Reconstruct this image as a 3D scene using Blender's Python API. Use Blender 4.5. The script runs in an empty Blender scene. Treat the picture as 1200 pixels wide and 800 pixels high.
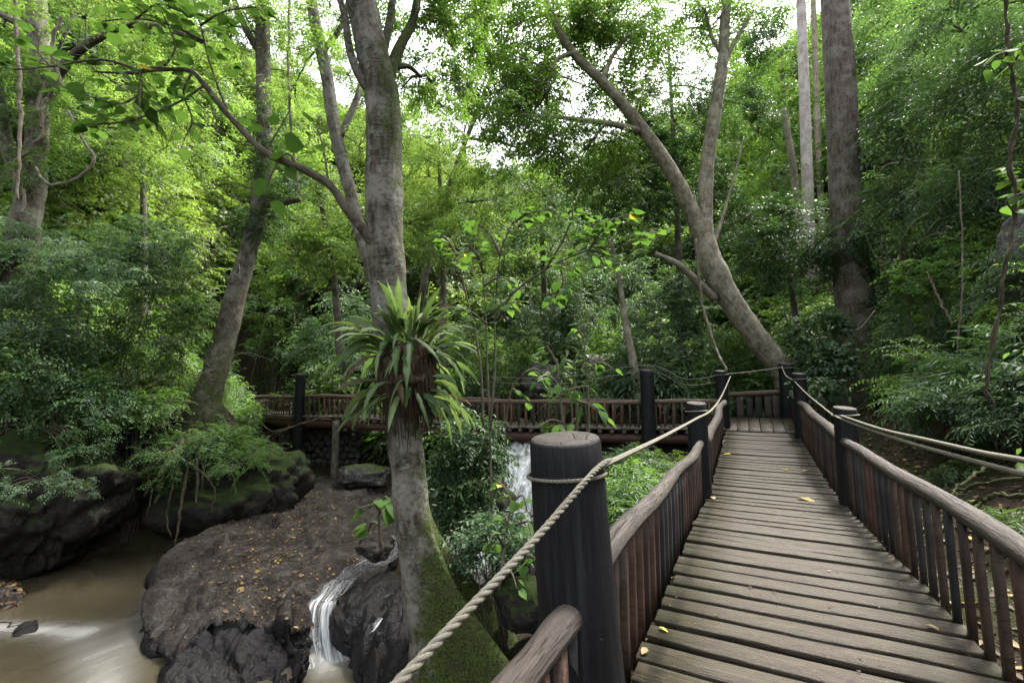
import bpy, math, random
import numpy as np
from mathutils import Vector, Matrix, noise
from mathutils.bvhtree import BVHTree
random.seed(7); rng = np.random.default_rng(7)
SC = bpy.context.scene
COL = SC.collection

# ------------------------------------------------------------------ camera, world, sun, exposure
F = 533.0; H = 1.6; TH = math.atan(55 / F)
cam_d = bpy.data.cameras.new('camera'); cam = bpy.data.objects.new('camera', cam_d); COL.objects.link(cam)
cam.location = (0, 0, H); cam.rotation_euler = (math.pi / 2 + TH, 0, 0)
cam_d.sensor_width = 36; cam_d.lens = 36 * F / 1200; cam_d.clip_start = .05; cam_d.clip_end = 2000
SC.camera = cam
SUN_EL, SUN_AZ = math.radians(58), math.radians(50)        # azimuth measured from +Y towards +X
world = bpy.data.worlds.new('World'); SC.world = world; world.use_nodes = True
wn = world.node_tree.nodes; wl = world.node_tree.links
bg = wn['Background']; sky = wn.new('ShaderNodeTexSky'); sky.sky_type = 'NISHITA'; sky.sun_disc = False
sky.sun_elevation = SUN_EL; sky.sun_rotation = SUN_AZ; sky.dust_density = 6; sky.air_density = 1.0; sky.ozone_density = 1
hs = wn.new('ShaderNodeHueSaturation'); hs.inputs['Saturation'].default_value = .25
wl.new(sky.outputs[0], hs.inputs['Color']); wl.new(hs.outputs[0], bg.inputs[0]); bg.inputs[1].default_value = .15
sl = bpy.data.lights.new('sun', 'SUN'); sl.energy = 2.1; sl.angle = math.radians(11); sl.color = (1, .96, .88)
so = bpy.data.objects.new('sun', sl); COL.objects.link(so)
sd = Vector((math.sin(SUN_AZ) * math.cos(SUN_EL), math.cos(SUN_AZ) * math.cos(SUN_EL), math.sin(SUN_EL)))
so.rotation_euler = sd.to_track_quat('Z', 'Y').to_euler(); so.location = (10, 10, 60)
SC.view_settings.view_transform = 'Standard'; SC.view_settings.look = 'None'; SC.view_settings.gamma = 1
SC.view_settings.exposure = 2.35
try:
    cy = SC.cycles; cy.max_bounces = 14; cy.diffuse_bounces = 10; cy.glossy_bounces = 2; cy.transmission_bounces = 8
    cy.transparent_max_bounces = 6; cy.use_denoising = True; cy.denoising_prefilter = 'NONE'; cy.denoising_quality = 'HIGH'; cy.caustics_reflective = False; cy.caustics_refractive = False
except Exception: pass

# ------------------------------------------------------------------ pixel helpers (photo pixels 1200 x 800)
CV = np.array([0, 0, H])
def ray(px, py):
    u = px - 600; v = 400 - py
    return np.array([u, F * math.cos(TH) - v * math.sin(TH), F * math.sin(TH) + v * math.cos(TH)])
def PZ(px, py, z): d = ray(px, py); return CV + d * (z - H) / d[2]
def PY(px, py, y): d = ray(px, py); return CV + d * y / d[1]
def to_px(P):
    P = np.asarray(P, float) - CV
    yy = P[..., 1] * math.cos(TH) + P[..., 2] * math.sin(TH); zz = -P[..., 1] * math.sin(TH) + P[..., 2] * math.cos(TH)
    yy = np.maximum(yy, .01)
    return 600 + F * P[..., 0] / yy, 400 - F * zz / yy

# ------------------------------------------------------------------ object helpers
WL = {}
def finish(o, parent=None, label=None, cat=None, group=None, kind=None):
    COL.objects.link(o)
    if parent is not None: o.parent = parent
    if label: o['label'] = label
    if cat: o['category'] = cat
    if group: o['group'] = group
    if kind: o['kind'] = kind
    return o
def root(name, loc, label, cat, group=None):
    o = bpy.data.objects.new(name, None); o.location = loc; o.empty_display_size = .2
    WL[o.name] = np.array(loc, float)
    return finish(o, None, label, cat, group)
def wloc(o): return WL.get(o.name, np.zeros(3))
def raw_mesh(name, V, polys, mats=(), uv=None, attrs=None, smooth=True, midx=None):
    V = np.asarray(V, np.float32); me = bpy.data.meshes.new(name)
    polys = [np.asarray(p, np.int32) for p in polys if len(p)]
    me.vertices.add(len(V)); me.vertices.foreach_set('co', V.ravel())
    li = np.concatenate([p.ravel() for p in polys]); tot = np.concatenate([np.full(len(p), p.shape[1], np.int32) for p in polys])
    st = np.concatenate([[0], np.cumsum(tot)[:-1]]).astype(np.int32)
    me.loops.add(len(li)); me.loops.foreach_set('vertex_index', li)
    me.polygons.add(len(tot)); me.polygons.foreach_set('loop_start', st)
    if smooth: me.polygons.foreach_set('use_smooth', np.ones(len(tot), bool))
    if midx is not None: me.polygons.foreach_set('material_index', np.asarray(midx, np.int32))
    if uv is not None:
        l = me.uv_layers.new(name='UVMap'); l.data.foreach_set('uv', np.asarray(uv, np.float32)[li].ravel())
    for k, a in (attrs or {}).items():
        at = me.attributes.new(k, 'FLOAT', 'POINT'); at.data.foreach_set('value', np.asarray(a, np.float32))
    for m in mats: me.materials.append(m)
    me.update(calc_edges=True)
    return me
def mk(name, V, polys, mat, parent=None, loc=None, uv=None, attrs=None, smooth=True, midx=None, **kw):
    """mesh object; V in world coordinates, origin put at loc (or at the parent's base)"""
    pw = wloc(parent) if parent is not None else np.zeros(3)
    lo = np.array(loc, float) if loc is not None else pw.copy()
    if parent is None and loc is None: lo = np.zeros(3)
    me = raw_mesh(name, np.asarray(V, float) - lo, polys, mat if isinstance(mat, (list, tuple)) else (mat,), uv, attrs, smooth, midx)
    o = bpy.data.objects.new(name, me); o.location = lo - pw; WL[o.name] = lo
    return finish(o, parent, **kw)
def put(name, me, loc, rot=None, parent=None, scale=(1, 1, 1), **kw):
    """object sharing mesh data"""
    o = bpy.data.objects.new(name, me); pw = wloc(parent) if parent is not None else np.zeros(3)
    M = Matrix.LocRotScale(Vector(np.asarray(loc, float) - pw), rot, Vector(scale)); o.matrix_local = M
    o.location, o.rotation_euler, o.scale = M.to_translation(), M.to_euler(), scale
    WL[o.name] = np.asarray(loc, float)
    return finish(o, parent, **kw)
def frame_rot(x, z):
    """rotation whose local X is x and local Z near z"""
    x = Vector(x).normalized(); z = Vector(z); y = z.cross(x)
    if y.length < 1e-5: y = Vector((0, 1, 0)).cross(x)
    y.normalize(); z = x.cross(y)
    return Matrix((x, y, z)).transposed().to_quaternion()

def catmull(P, n):
    P = np.asarray(P, float)
    if len(P) == 2: return P[0] + (P[1] - P[0]) * np.linspace(0, 1, n)[:, None]
    Q = np.vstack([2 * P[0] - P[1], P, 2 * P[-1] - P[-2]]); seg = len(P) - 1
    t = np.linspace(0, seg, n); i = np.minimum(t.astype(int), seg - 1); u = (t - i)[:, None]
    a, b, c, d = Q[i], Q[i + 1], Q[i + 2], Q[i + 3]
    return .5 * ((2 * b) + (c - a) * u + (2 * a - 5 * b + 4 * c - d) * u ** 2 + (3 * b - a - 3 * c + d) * u ** 3)
def tube_arr(path, radii, sides=12, n=None, rough=0., rfreq=2., cap=True, lobes=None, seed=0.):
    """returns V, [quads, tris], uv for a noisy tapered tube"""
    path = np.asarray(path, float); k = len(path)
    if n is None: n = max(2, (k - 1) * 4 + 1)
    C = catmull(path, n); R = np.interp(np.linspace(0, k - 1, n), np.arange(k), np.broadcast_to(np.asarray(radii, float), (k,)))
    T = np.gradient(C, axis=0); T /= np.linalg.norm(T, axis=1)[:, None] + 1e-9
    ref = np.array([1., 0, 0]) if abs(T[0][0]) < .8 else np.array([0, 1., 0])
    N = np.zeros_like(C); v = ref
    for i in range(n):
        v = v - T[i] * (v @ T[i]); v /= np.linalg.norm(v) + 1e-9; N[i] = v
    B = np.cross(T, N)
    ang = np.linspace(0, 2 * math.pi, sides + 1)
    ca, sa = np.cos(ang), np.sin(ang)
    rr = R[:, None] * np.ones(sides + 1)
    dirs = N[:, None, :] * ca[None, :, None] + B[:, None, :] * sa[None, :, None]
    if lobes is not None: rr = rr * lobes(C, dirs)
    V = C[:, None, :] + dirs * rr[:, :, None]
    if rough > 0:
        for i in range(n):
            for j in range(sides):
                p = V[i, j] * rfreq + seed
                V[i, j] += dirs[i, j] * R[i] * rough * (noise.noise(Vector(p)) + .5 * noise.noise(Vector(p * 2.3)))
            V[i, sides] = V[i, 0]
    L = np.concatenate([[0], np.cumsum(np.linalg.norm(np.diff(C, axis=0), axis=1))])
    uv = np.stack([np.broadcast_to(ang[None, :] * R.mean(), (n, sides + 1)), np.broadcast_to(L[:, None], (n, sides + 1))], -1).reshape(-1, 2)
    idx = np.arange(n * (sides + 1)).reshape(n, sides + 1)
    q = np.stack([idx[:-1, :-1], idx[:-1, 1:], idx[1:, 1:], idx[1:, :-1]], -1).reshape(-1, 4)
    V = V.reshape(-1, 3); tris = np.zeros((0, 3), int)
    if cap:
        c0, c1 = len(V), len(V) + 1; V = np.vstack([V, C[0], C[-1]]); uv = np.vstack([uv, [0, 0], [0, L[-1]]])
        j = np.arange(sides)
        tris = np.vstack([np.stack([np.full(sides, c0), idx[0, j + 1], idx[0, j]], -1), np.stack([np.full(sides, c1), idx[-1, j], idx[-1, j + 1]], -1)])
    return V, [q, tris], uv
def join(parts):
    """join (V, [quads, tris], uv) pieces of ONE part"""
    Vs, qs, ts, us, off = [], [], [], [], 0
    for V, (q, t), u in parts:
        Vs.append(V); qs.append(np.asarray(q) + off); us.append(u)
        if len(t): ts.append(np.asarray(t) + off)
        off += len(V)
    return np.vstack(Vs), [np.vstack(qs), np.vstack(ts) if ts else np.zeros((0, 3), int)], np.vstack(us)
def tube(name, path, radii, mat, parent=None, sides=12, n=None, rough=0., rfreq=2., lobes=None, attrf=None, loc=None, seed=0., **kw):
    V, P, uv = tube_arr(path, radii, sides, n, rough, rfreq, True, lobes, seed)
    return mk(name, V, P, mat, parent, uv=uv, loc=loc, attrs=attrf(V) if attrf else None, **kw)
def pxpath(pts):
    """[(px, py, Y, width_px)] -> path, radii"""
    P, R = [], []
    for px, py, Y, w in pts: P.append(PY(px, py, Y)); R.append(w / 2 * Y / F)
    return np.array(P), np.array(R)

# ------------------------------------------------------------------ materials
class NB:
    def __init__(s, name):
        s.m = bpy.data.materials.new(name); s.m.use_nodes = True
        s.n = s.m.node_tree.nodes; s.l = s.m.node_tree.links; s.p = s.n['Principled BSDF']; s.out = s.n['Material Output']
    def node(s, t, **k):
        n = s.n.new(t)
        for a, v in k.items(): setattr(n, a, v)
        return n
    def link(s, a, b): s.l.new(a, b)
    def setv(s, sock, v):
        if hasattr(v, 'is_output'): s.l.new(v, sock)
        elif sock.type == 'RGBA': sock.default_value = (*v, 1) if isinstance(v, tuple) else (v, v, v, 1)
        else: sock.default_value = v
    def coord(s, k='Object'): return s.node('ShaderNodeTexCoord').outputs[k]
    def attr(s, name, inst=False):
        n = s.node('ShaderNodeAttribute', attribute_name=name); n.attribute_type = 'INSTANCER' if inst else 'GEOMETRY'
        return n.outputs['Fac']
    def orand(s): return s.node('ShaderNodeObjectInfo').outputs['Random']
    def mapping(s, v, sc=(1, 1, 1)):
        n = s.node('ShaderNodeMapping'); s.l.new(v, n.inputs[0]); n.inputs['Scale'].default_value = sc; return n.outputs[0]
    def offset(s, v, f):
        n = s.node('ShaderNodeVectorMath', operation='ADD'); s.l.new(v, n.inputs[0])
        m = s.node('ShaderNodeMath', operation='MULTIPLY'); s.l.new(f, m.inputs[0]); m.inputs[1].default_value = 37.
        s.l.new(m.outputs[0], n.inputs[1]); return n.outputs[0]
    def noise(s, v, sc, det=4, ro=.55, dist=0):
        n = s.node('ShaderNodeTexNoise'); s.l.new(v, n.inputs['Vector']); n.inputs['Scale'].default_value = sc
        n.inputs['Detail'].default_value = det; n.inputs['Roughness'].default_value = ro; n.inputs['Distortion'].default_value = dist
        return n.outputs['Fac']
    def voro(s, v, sc, feat='DISTANCE_TO_EDGE'):
        n = s.node('ShaderNodeTexVoronoi'); n.feature = feat; s.l.new(v, n.inputs['Vector']); n.inputs['Scale'].default_value = sc
        return n.outputs['Distance']
    def ramp(s, f, stops, interp='LINEAR'):
        n = s.node('ShaderNodeValToRGB'); s.l.new(f, n.inputs[0]); e = n.color_ramp; e.interpolation = interp
        while len(e.elements) < len(stops): e.elements.new(.5)
        for el, (p, c) in zip(e.elements, stops):
            el.position = p; el.color = (*c, 1) if isinstance(c, tuple) else (c, c, c, 1)
        return n.outputs[0]
    def mix(s, f, a, b, mode='MIX'):
        n = s.node('ShaderNodeMix', data_type='RGBA', blend_type=mode); s.setv(n.inputs[0], f); s.setv(n.inputs[6], a); s.setv(n.inputs[7], b)
        return n.outputs[2]
    def math(s, op, a, b=0., clamp=False):
        n = s.node('ShaderNodeMath', operation=op); n.use_clamp = clamp; s.setv(n.inputs[0], a); s.setv(n.inputs[1], b); return n.outputs[0]
    def up(s):
        n = s.node('ShaderNodeNewGeometry'); x = s.node('ShaderNodeSeparateXYZ'); s.l.new(n.outputs['Normal'], x.inputs[0]); return x.outputs[2]
    def bump(s, h, st=.5, d=.02):
        n = s.node('ShaderNodeBump'); s.l.new(h, n.inputs['Height']); n.inputs['Strength'].default_value = st; n.inputs['Distance'].default_value = d
        s.l.new(n.outputs[0], s.p.inputs['Normal']); return n
    def done(s, base=None, rough=None, spec=None):
        if base is not None: s.setv(s.p.inputs['Base Color'], base)
        if rough is not None: s.setv(s.p.inputs['Roughness'], rough)
        if spec is not None: s.setv(s.p.inputs['Specular IOR Level'], spec)
        return s.m

def m_bark(name, dark, mid, light, moss=(.05, .075, .015), vs=(14, 3, 1), moss_amt=0., rings=0., pale=None, lichen=0.):
    b = NB(name); uv = b.coord('UV'); ob = b.coord('Object')
    st = b.mapping(uv, vs); n1 = b.noise(st, 1.2, 6, .65, .4); n2 = b.noise(ob, 2.2, 5, .6); n3 = b.noise(ob, 16, 4, .6)
    c = b.ramp(n1, [(.3, dark), (.5, mid), (.72, light)])
    c = b.mix(b.ramp(n2, [(.45, 0.), (.62, .75)]), c, pale or light)
    c = b.mix(b.ramp(n3, [(.35, .55), (.5, 0.)]), c, dark)
    if lichen:
        c = b.mix(b.math('MULTIPLY', b.ramp(b.noise(b.mapping(ob, (1, 1, .55)), 6.5, 6, .72, .5), [(.52, 0.), (.6, 1.)]), lichen), c, b.mix(n3, (.10, .105, .088), (.2, .205, .18)))
    h = n1
    if rings:
        r = b.noise(b.mapping(uv, (2.6, 20, 1)), 1., 4, .7, 2.2)
        rr = b.ramp(r, [(.36, 0.), (.46, 1.)]); rr = b.mix(b.ramp(n2, [(.4, 0.), (.58, 1.)]), rr, 1.); c = b.mix(b.math('MULTIPLY', b.math('SUBTRACT', 1., rr), rings), c, dark)
        h = b.math('ADD', b.math('MULTIPLY', n1, .6), b.math('MULTIPLY', rr, .5))
    if moss_amt:
        a = b.math('MULTIPLY', b.attr('moss'), 1.)
        k = b.math('ADD', a, b.math('MULTIPLY', b.math('SUBTRACT', b.noise(ob, 5, 6, .7), .5), 1.5))
        k = b.ramp(k, [(.35, 0.), (.65, moss_amt)])
        c = b.mix(k, c, b.mix(b.ramp(b.noise(ob, 34, 5, .75), [(.38, 0.), (.62, 1.)]), tuple(x * .12 for x in moss), tuple(x * 1.5 for x in moss)))
        c = b.mix(b.math('MULTIPLY', b.ramp(b.noise(ob, 4.2, 5, .7), [(.45, 0.), (.65, .75)]), k), c, (.04, .032, .02))
    hh = b.math('ADD', h, b.math('MULTIPLY', n3, .35))
    if moss_amt: hh = b.mix(k, hh, b.math('ADD', b.math('MULTIPLY', b.noise(ob, 28, 5, .75), .9), b.math('MULTIPLY', b.noise(ob, 7, 4, .6), .8)))
    b.bump(hh, .9, .03)
    return b.done(c, .85, .2)

def m_leaf(name, dark, mid, light, trans=.4, tcol=(.20, .34, .03), rough=.5, spec=.35):
    b = NB(name)
    t = b.math('ADD', b.attr('tint'), b.attr('btint', True), True)
    c = b.ramp(t, [(.0, dark), (.5, mid), (1., light)])
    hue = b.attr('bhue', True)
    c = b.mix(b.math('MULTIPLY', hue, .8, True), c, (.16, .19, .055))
    b.done(c, rough, spec)
    tr = b.node('ShaderNodeBsdfTranslucent'); b.setv(tr.inputs[0], b.mix(.5, b.mix(.65, c, tcol, 'MIX'), b.mix(1., c, (2.2, 2.4, .8), 'MULTIPLY')))
    mx = b.node('ShaderNodeMixShader'); mx.inputs[0].default_value = trans
    b.link(b.p.outputs[0], mx.inputs[1]); b.link(tr.outputs[0], mx.inputs[2]); b.link(mx.outputs[0], b.out.inputs[0])
    return b.m

def m_rock(name, dark, mid, light, moss=None, moss_lo=.55, wet=False, sc=1.):
    b = NB(name); ob = b.coord('Object')
    n1 = b.noise(ob, 1.6 * sc, 8, .62, .3); n2 = b.noise(ob, 9 * sc, 6, .65); n3 = b.noise(b.mapping(ob, (1, 1, 5)), 3 * sc, 5, .6)
    c = b.ramp(n1, [(.32, dark), (.5, mid), (.7, light)])
    c = b.mix(b.ramp(n2, [(.36, .8), (.52, 0.)]), c, dark)
    c = b.mix(b.ramp(b.noise(ob, 38 * sc, 3, .7), [(.5, 0.), (.75, .45)]), c, light)
    c = b.mix(b.ramp(b.noise(ob, 60 * sc, 3, .75), [(.32, .45), (.46, 0.)]), c, dark)
    c = b.mix(b.ramp(b.noise(b.mapping(ob, (1, 1, 2.5)), 5 * sc, 6, .7, 1.2), [(.46, 0.), (.495, .75), (.51, .75), (.545, 0.)]), c, tuple(x * .35 for x in dark))
    c = b.mix(b.ramp(b.noise(ob, 3.3 * sc, 5, .7, .6), [(.58, 0.), (.68, .55)]), c, tuple(x * 1.25 for x in light))
    ro = b.ramp(n2, [(.3, .55), (.7, .85)])
    if wet:
        w = b.attr('wet'); w = b.math('ADD', w, b.math('MULTIPLY', b.math('SUBTRACT', n1, .5), .9), True)
        c = b.mix(w, c, b.mix(n2, (.005, .0045, .005), (.02, .018, .019)))
        ro = b.mix(w, ro, b.ramp(n2, [(.3, .2), (.7, .5)]))
    if moss:
        k = b.math('ADD', b.math('MULTIPLY', b.up(), .55), b.noise(ob, 2.6 * sc, 7, .7))
        k = b.ramp(k, [(moss_lo, 0.), (moss_lo + .22, 1.)])
        c = b.mix(k, c, b.mix(b.noise(ob, 40 * sc, 3, .7), tuple(x * .4 for x in moss), tuple(x * 1.5 for x in moss)))
        ro = b.mix(k, ro, .9)
    b.bump(b.math('ADD', b.math('ADD', n1, b.math('MULTIPLY', n2, .6)), b.math('MULTIPLY', b.noise(ob, 24 * sc, 4, .7), .12)), .9, .08)
    return b.done(c, ro, b.math('ADD', .1, b.math('MULTIPLY', w, .06)) if wet else .15)

WD_ = 1.864
def m_plank():
    b = NB('weathered_plank'); ob = b.offset(b.coord('Object'), b.orand()); r = b.orand()
    g = b.noise(b.mapping(ob, (1.3, 16, 16)), 3, 7, .7, .6); f = b.noise(b.mapping(ob, (4, 60, 60)), 2, 4, .7)
    c = b.ramp(g, [(.28, (.012, .0085, .0058)), (.5, (.039, .0295, .0195)), (.72, (.084, .067, .047))])
    c = b.mix(b.math('MULTIPLY', b.math('SUBTRACT', r, .3), .5, True), c, (.04, .032, .024))
    a = b.noise(ob, 2.1, 5, .65); c = b.mix(b.ramp(a, [(.48, 0.), (.68, .5)]), c, (.034, .037, .018))
    c = b.mix(b.ramp(b.noise(b.mapping(ob, (5, 14, 14)), 2.2, 3, .6), [(.3, .85), (.38, 0.)]), c, (.03, .025, .02))
    c = b.mix(b.ramp(f, [(.32, .55), (.45, 0.)]), c, (.05, .042, .034))
    c = b.mix(b.ramp(b.noise(b.mapping(ob, (.9, 42, 42)), 1.6, 3, .6, .3), [(.34, .95), (.37, 0.)]), c, (.006, .005, .004))
    c = b.mix(b.ramp(b.noise(ob, 34, 3, .7), [(.62, 0.), (.7, .6)]), c, (.11, .10, .075))
    c = b.mix(b.ramp(b.noise(b.mapping(ob, (2, 7, 7)), 3.1, 4, .65), [(.6, 0.), (.66, .8)]), c, (.018, .014, .010))
    x = b.node('ShaderNodeSeparateXYZ'); b.link(b.coord('Object'), x.inputs[0]); ax = b.math('ABSOLUTE', x.outputs[0]); ay = b.math('ABSOLUTE', x.outputs[1])
    nd = b.math('ADD', b.math('POWER', b.math('SUBTRACT', ax, WD_ / 2 - .11), 2.), b.math('POWER', b.math('SUBTRACT', ay, .045), 2.))
    c = b.mix(b.ramp(nd, [(.00004, .95), (.00009, 0.)]), c, (.01, .007, .005))
    c = b.mix(b.math('MULTIPLY', b.ramp(ax, [(.2, 0.), (.9, 1.)]), b.ramp(b.noise(ob, 5, 4, .7), [(.4, 0.), (.6, .8)])), c, (.026, .026, .012))
    b.bump(b.math('ADD', g, b.math('MULTIPLY', f, .6)), .8, .012)
    return b.done(c, b.ramp(g, [(.3, .45), (.7, .7)]), .25)

def m_log(kk=1.):
    b = NB('weathered_log'); uv = b.coord('UV'); ob = b.offset(b.coord('Object'), b.orand())
    g = b.noise(b.mapping(uv, (26, 2.2, 1)), 1.5, 6, .7, .5); k = b.noise(b.mapping(uv, (60, 3, 1)), 1.2, 4, .6, .3); n = b.noise(ob, 3.5, 5, .6)
    c = b.ramp(g, [(.28, (.02, .016, .0135)), (.5, (.05, .042, .036)), (.74, (.10, .088, .078))])
    c = b.mix(b.ramp(n, [(.42, 0.), (.65, .6)]), c, (.06, .043, .033))
    c = b.mix(b.ramp(k, [(.33, .9), (.41, 0.)]), c, (.022, .018, .015))
    c = b.mix(b.ramp(b.noise(ob, 7, 2, .5), [(.24, .9), (.3, 0.)]), c, (.03, .022, .016))
    if kk > 1: c = b.mix(1., c, (kk * 1.1, kk * .95, kk * .8), 'MULTIPLY')
    b.bump(b.math('ADD', b.math('ADD', g, b.math('MULTIPLY', b.ramp(k, [(.33, 0.), (.42, 1.)]), .7)), n), .9, .015)
    return b.done(c, .72, .3)

def m_post():
    b = NB('creosoted_post'); uv = b.coord('UV'); ob = b.coord('Object')
    g = b.noise(b.mapping(uv, (22, 1.1, 1)), 1.4, 6, .7, .3); n = b.noise(ob, 3, 5, .6); s = b.noise(ob, 26, 3, .5)
    c = b.ramp(g, [(.3, (.003, .003, .004)), (.55, (.006, .0065, .008)), (.78, (.0125, .0125, .0145))])
    c = b.mix(b.ramp(n, [(.5, 0.), (.72, .5)]), c, (.011, .0115, .014))
    c = b.mix(b.ramp(s, [(.74, 0.), (.8, .5)]), c, (.13, .12, .11))
    c = b.mix(b.ramp(b.noise(b.mapping(uv, (30, .8, 1)), 1., 4, .7), [(.33, .9), (.4, 0.)]), c, (.005, .005, .005))
    c = b.mix(b.ramp(b.noise(b.mapping(uv, (9, .5, 1)), 1.6, 5, .7, .3), [(.56, 0.), (.72, .55)]), c, (.03, .031, .034))
    c = b.mix(b.ramp(b.noise(b.mapping(uv, (50, .6, 1)), 1., 3, .7, .2), [(.30, 1.), (.35, 0.)]), c, (.001, .001, .001))
    b.bump(b.math('ADD', g, b.math('MULTIPLY', n, .5)), .9, .018)
    return b.done(c, b.ramp(n, [(.3, .5), (.7, .72)]), .22)

def m_endgrain():
    b = NB('post_end_grain'); ob = b.coord('Object'); n = b.noise(ob, 7, 6, .7, .4)
    c = b.ramp(n, [(.3, (.02, .017, .015)), (.55, (.052, .045, .039)), (.75, (.085, .075, .066))])
    w = b.node('ShaderNodeTexWave', wave_type='RINGS', rings_direction='Z'); b.link(ob, w.inputs[0]); w.inputs['Scale'].default_value = 15; w.inputs['Distortion'].default_value = 3
    c = b.mix(b.math('MULTIPLY', w.outputs['Fac'], .35), c, (.07, .06, .05))
    v = b.voro(ob, 5.5); c = b.mix(b.ramp(v, [(.0, .95), (.022, 0.)]), c, (.012, .01, .009))
    b.bump(b.math('ADD', n, b.math('MULTIPLY', b.ramp(v, [(0., 0.), (.03, 1.)]), .6)), .8, .012)
    return b.done(c, .8, .25)

def m_baluster(k=1.):
    b = NB('baluster_wood'); ob = b.offset(b.coord('Object'), b.orand()); r = b.orand()
    g = b.noise(b.mapping(ob, (30, 30, 2)), 1.6, 6, .7, .3)
    tone = b.ramp(r, [(0., (.009, .009, .01)), (.22, (.026, .023, .022)), (.42, (.062, .028, .017)), (.68, (.026, .013, .009)), (.82, (.052, .032, .022))], 'CONSTANT')
    c = b.mix(b.ramp(g, [(.3, .8), (.6, 0.)]), tone, (.006, .005, .005))
    c = b.mix(b.ramp(g, [(.62, 0.), (.8, .4)]), c, (.075, .065, .057))
    if k > 1: c = b.mix(1., c, (k * 1.15, k * .95, k * .85), 'MULTIPLY')
    b.bump(g, .7, .008)
    return b.done(c, .6, .35)

def m_rope():
    b = NB('rope_fibre'); uv = b.coord('UV'); ob = b.coord('Object')
    g = b.noise(b.mapping(uv, (500, 40, 1)), 1.5, 3, .7); n = b.noise(ob, 9, 4, .6)
    c = b.ramp(g, [(.3, (.06, .056, .044)), (.55, (.16, .152, .122)), (.75, (.26, .25, .21))])
    c = b.mix(b.ramp(n, [(.45, 0.), (.7, .5)]), c, (.20, .19, .13))
    b.bump(g, .6, .002)
    return b.done(c, .85, .15)

def m_soil():
    b = NB('forest_soil'); ob = b.coord('Object'); n1 = b.noise(ob, .7, 8, .65); n2 = b.noise(ob, 6, 6, .7); n3 = b.noise(ob, 30, 4, .7)
    c = b.ramp(n2, [(.3, (.012, .009, .006)), (.5, (.034, .025, .017)), (.72, (.07, .052, .036))])
    c = b.mix(b.ramp(n1, [(.45, 0.), (.62, .7)]), c, (.035, .05, .014))
    c = b.mix(b.ramp(n3, [(.58, 0.), (.7, .6)]), c, (.15, .105, .06))
    b.bump(b.math('ADD', n2, b.math('MULTIPLY', n3, .6)), 1., .08)
    return b.done(c, .95, .15)

def m_water():
    b = NB('murky_water'); uv = b.coord('UV'); ob = b.coord('Object')
    s = b.noise(b.mapping(uv, (1.5, .16, 1)), 2.0, 5, .55, .4); n = b.noise(ob, .5, 4, .6)
    c = b.ramp(n, [(.3, (.036, .029, .015)), (.7, (.058, .048, .028))])
    f = b.math('MULTIPLY', b.attr('foam'), b.ramp(s, [(.25, .35), (.75, 1.)]), True)
    c = b.mix(b.math('MULTIPLY', f, .62), c, (.5, .5, .48))
    b.bump(s, .18, .05)
    return b.done(c, b.mix(f, .14, .5), .45)

def m_rapids():
    b = NB('foaming_rapids'); uv = b.coord('UV'); ob = b.coord('Object')
    s = b.noise(b.mapping(uv, (4.5, .55, 1)), 1.6, 6, .65, 1.0); n = b.noise(ob, 3.2, 5, .65, .5)
    t = b.math('ADD', b.math('MULTIPLY', s, .65), b.math('MULTIPLY', n, .4)); t = b.math('ADD', t, b.math('MULTIPLY', b.math('SUBTRACT', b.attr('foam'), .8), .25))
    c = b.ramp(t, [(.36, (.03, .03, .024)), (.48, (.12, .125, .12)), (.58, (.34, .36, .37)), (.7, (.7, .72, .73))])
    b.bump(t, .9, .12)
    return b.done(c, .35, .4)
def m_fall():
    b = NB('falling_water'); uv = b.coord('UV')
    s = b.noise(b.mapping(uv, (13, .7, 1)), 1.3, 4, .55, .9)
    b.done(b.ramp(s, [(.3, (.42, .44, .45)), (.65, (.82, .84, .85))]), .35, .5)
    a = b.math('MULTIPLY', b.ramp(s, [(.36, .0), (.66, .8)]), b.attr('foam'), True)
    b.setv(b.p.inputs['Alpha'], a); b.bump(s, .3, .03)
    return b.m

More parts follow.
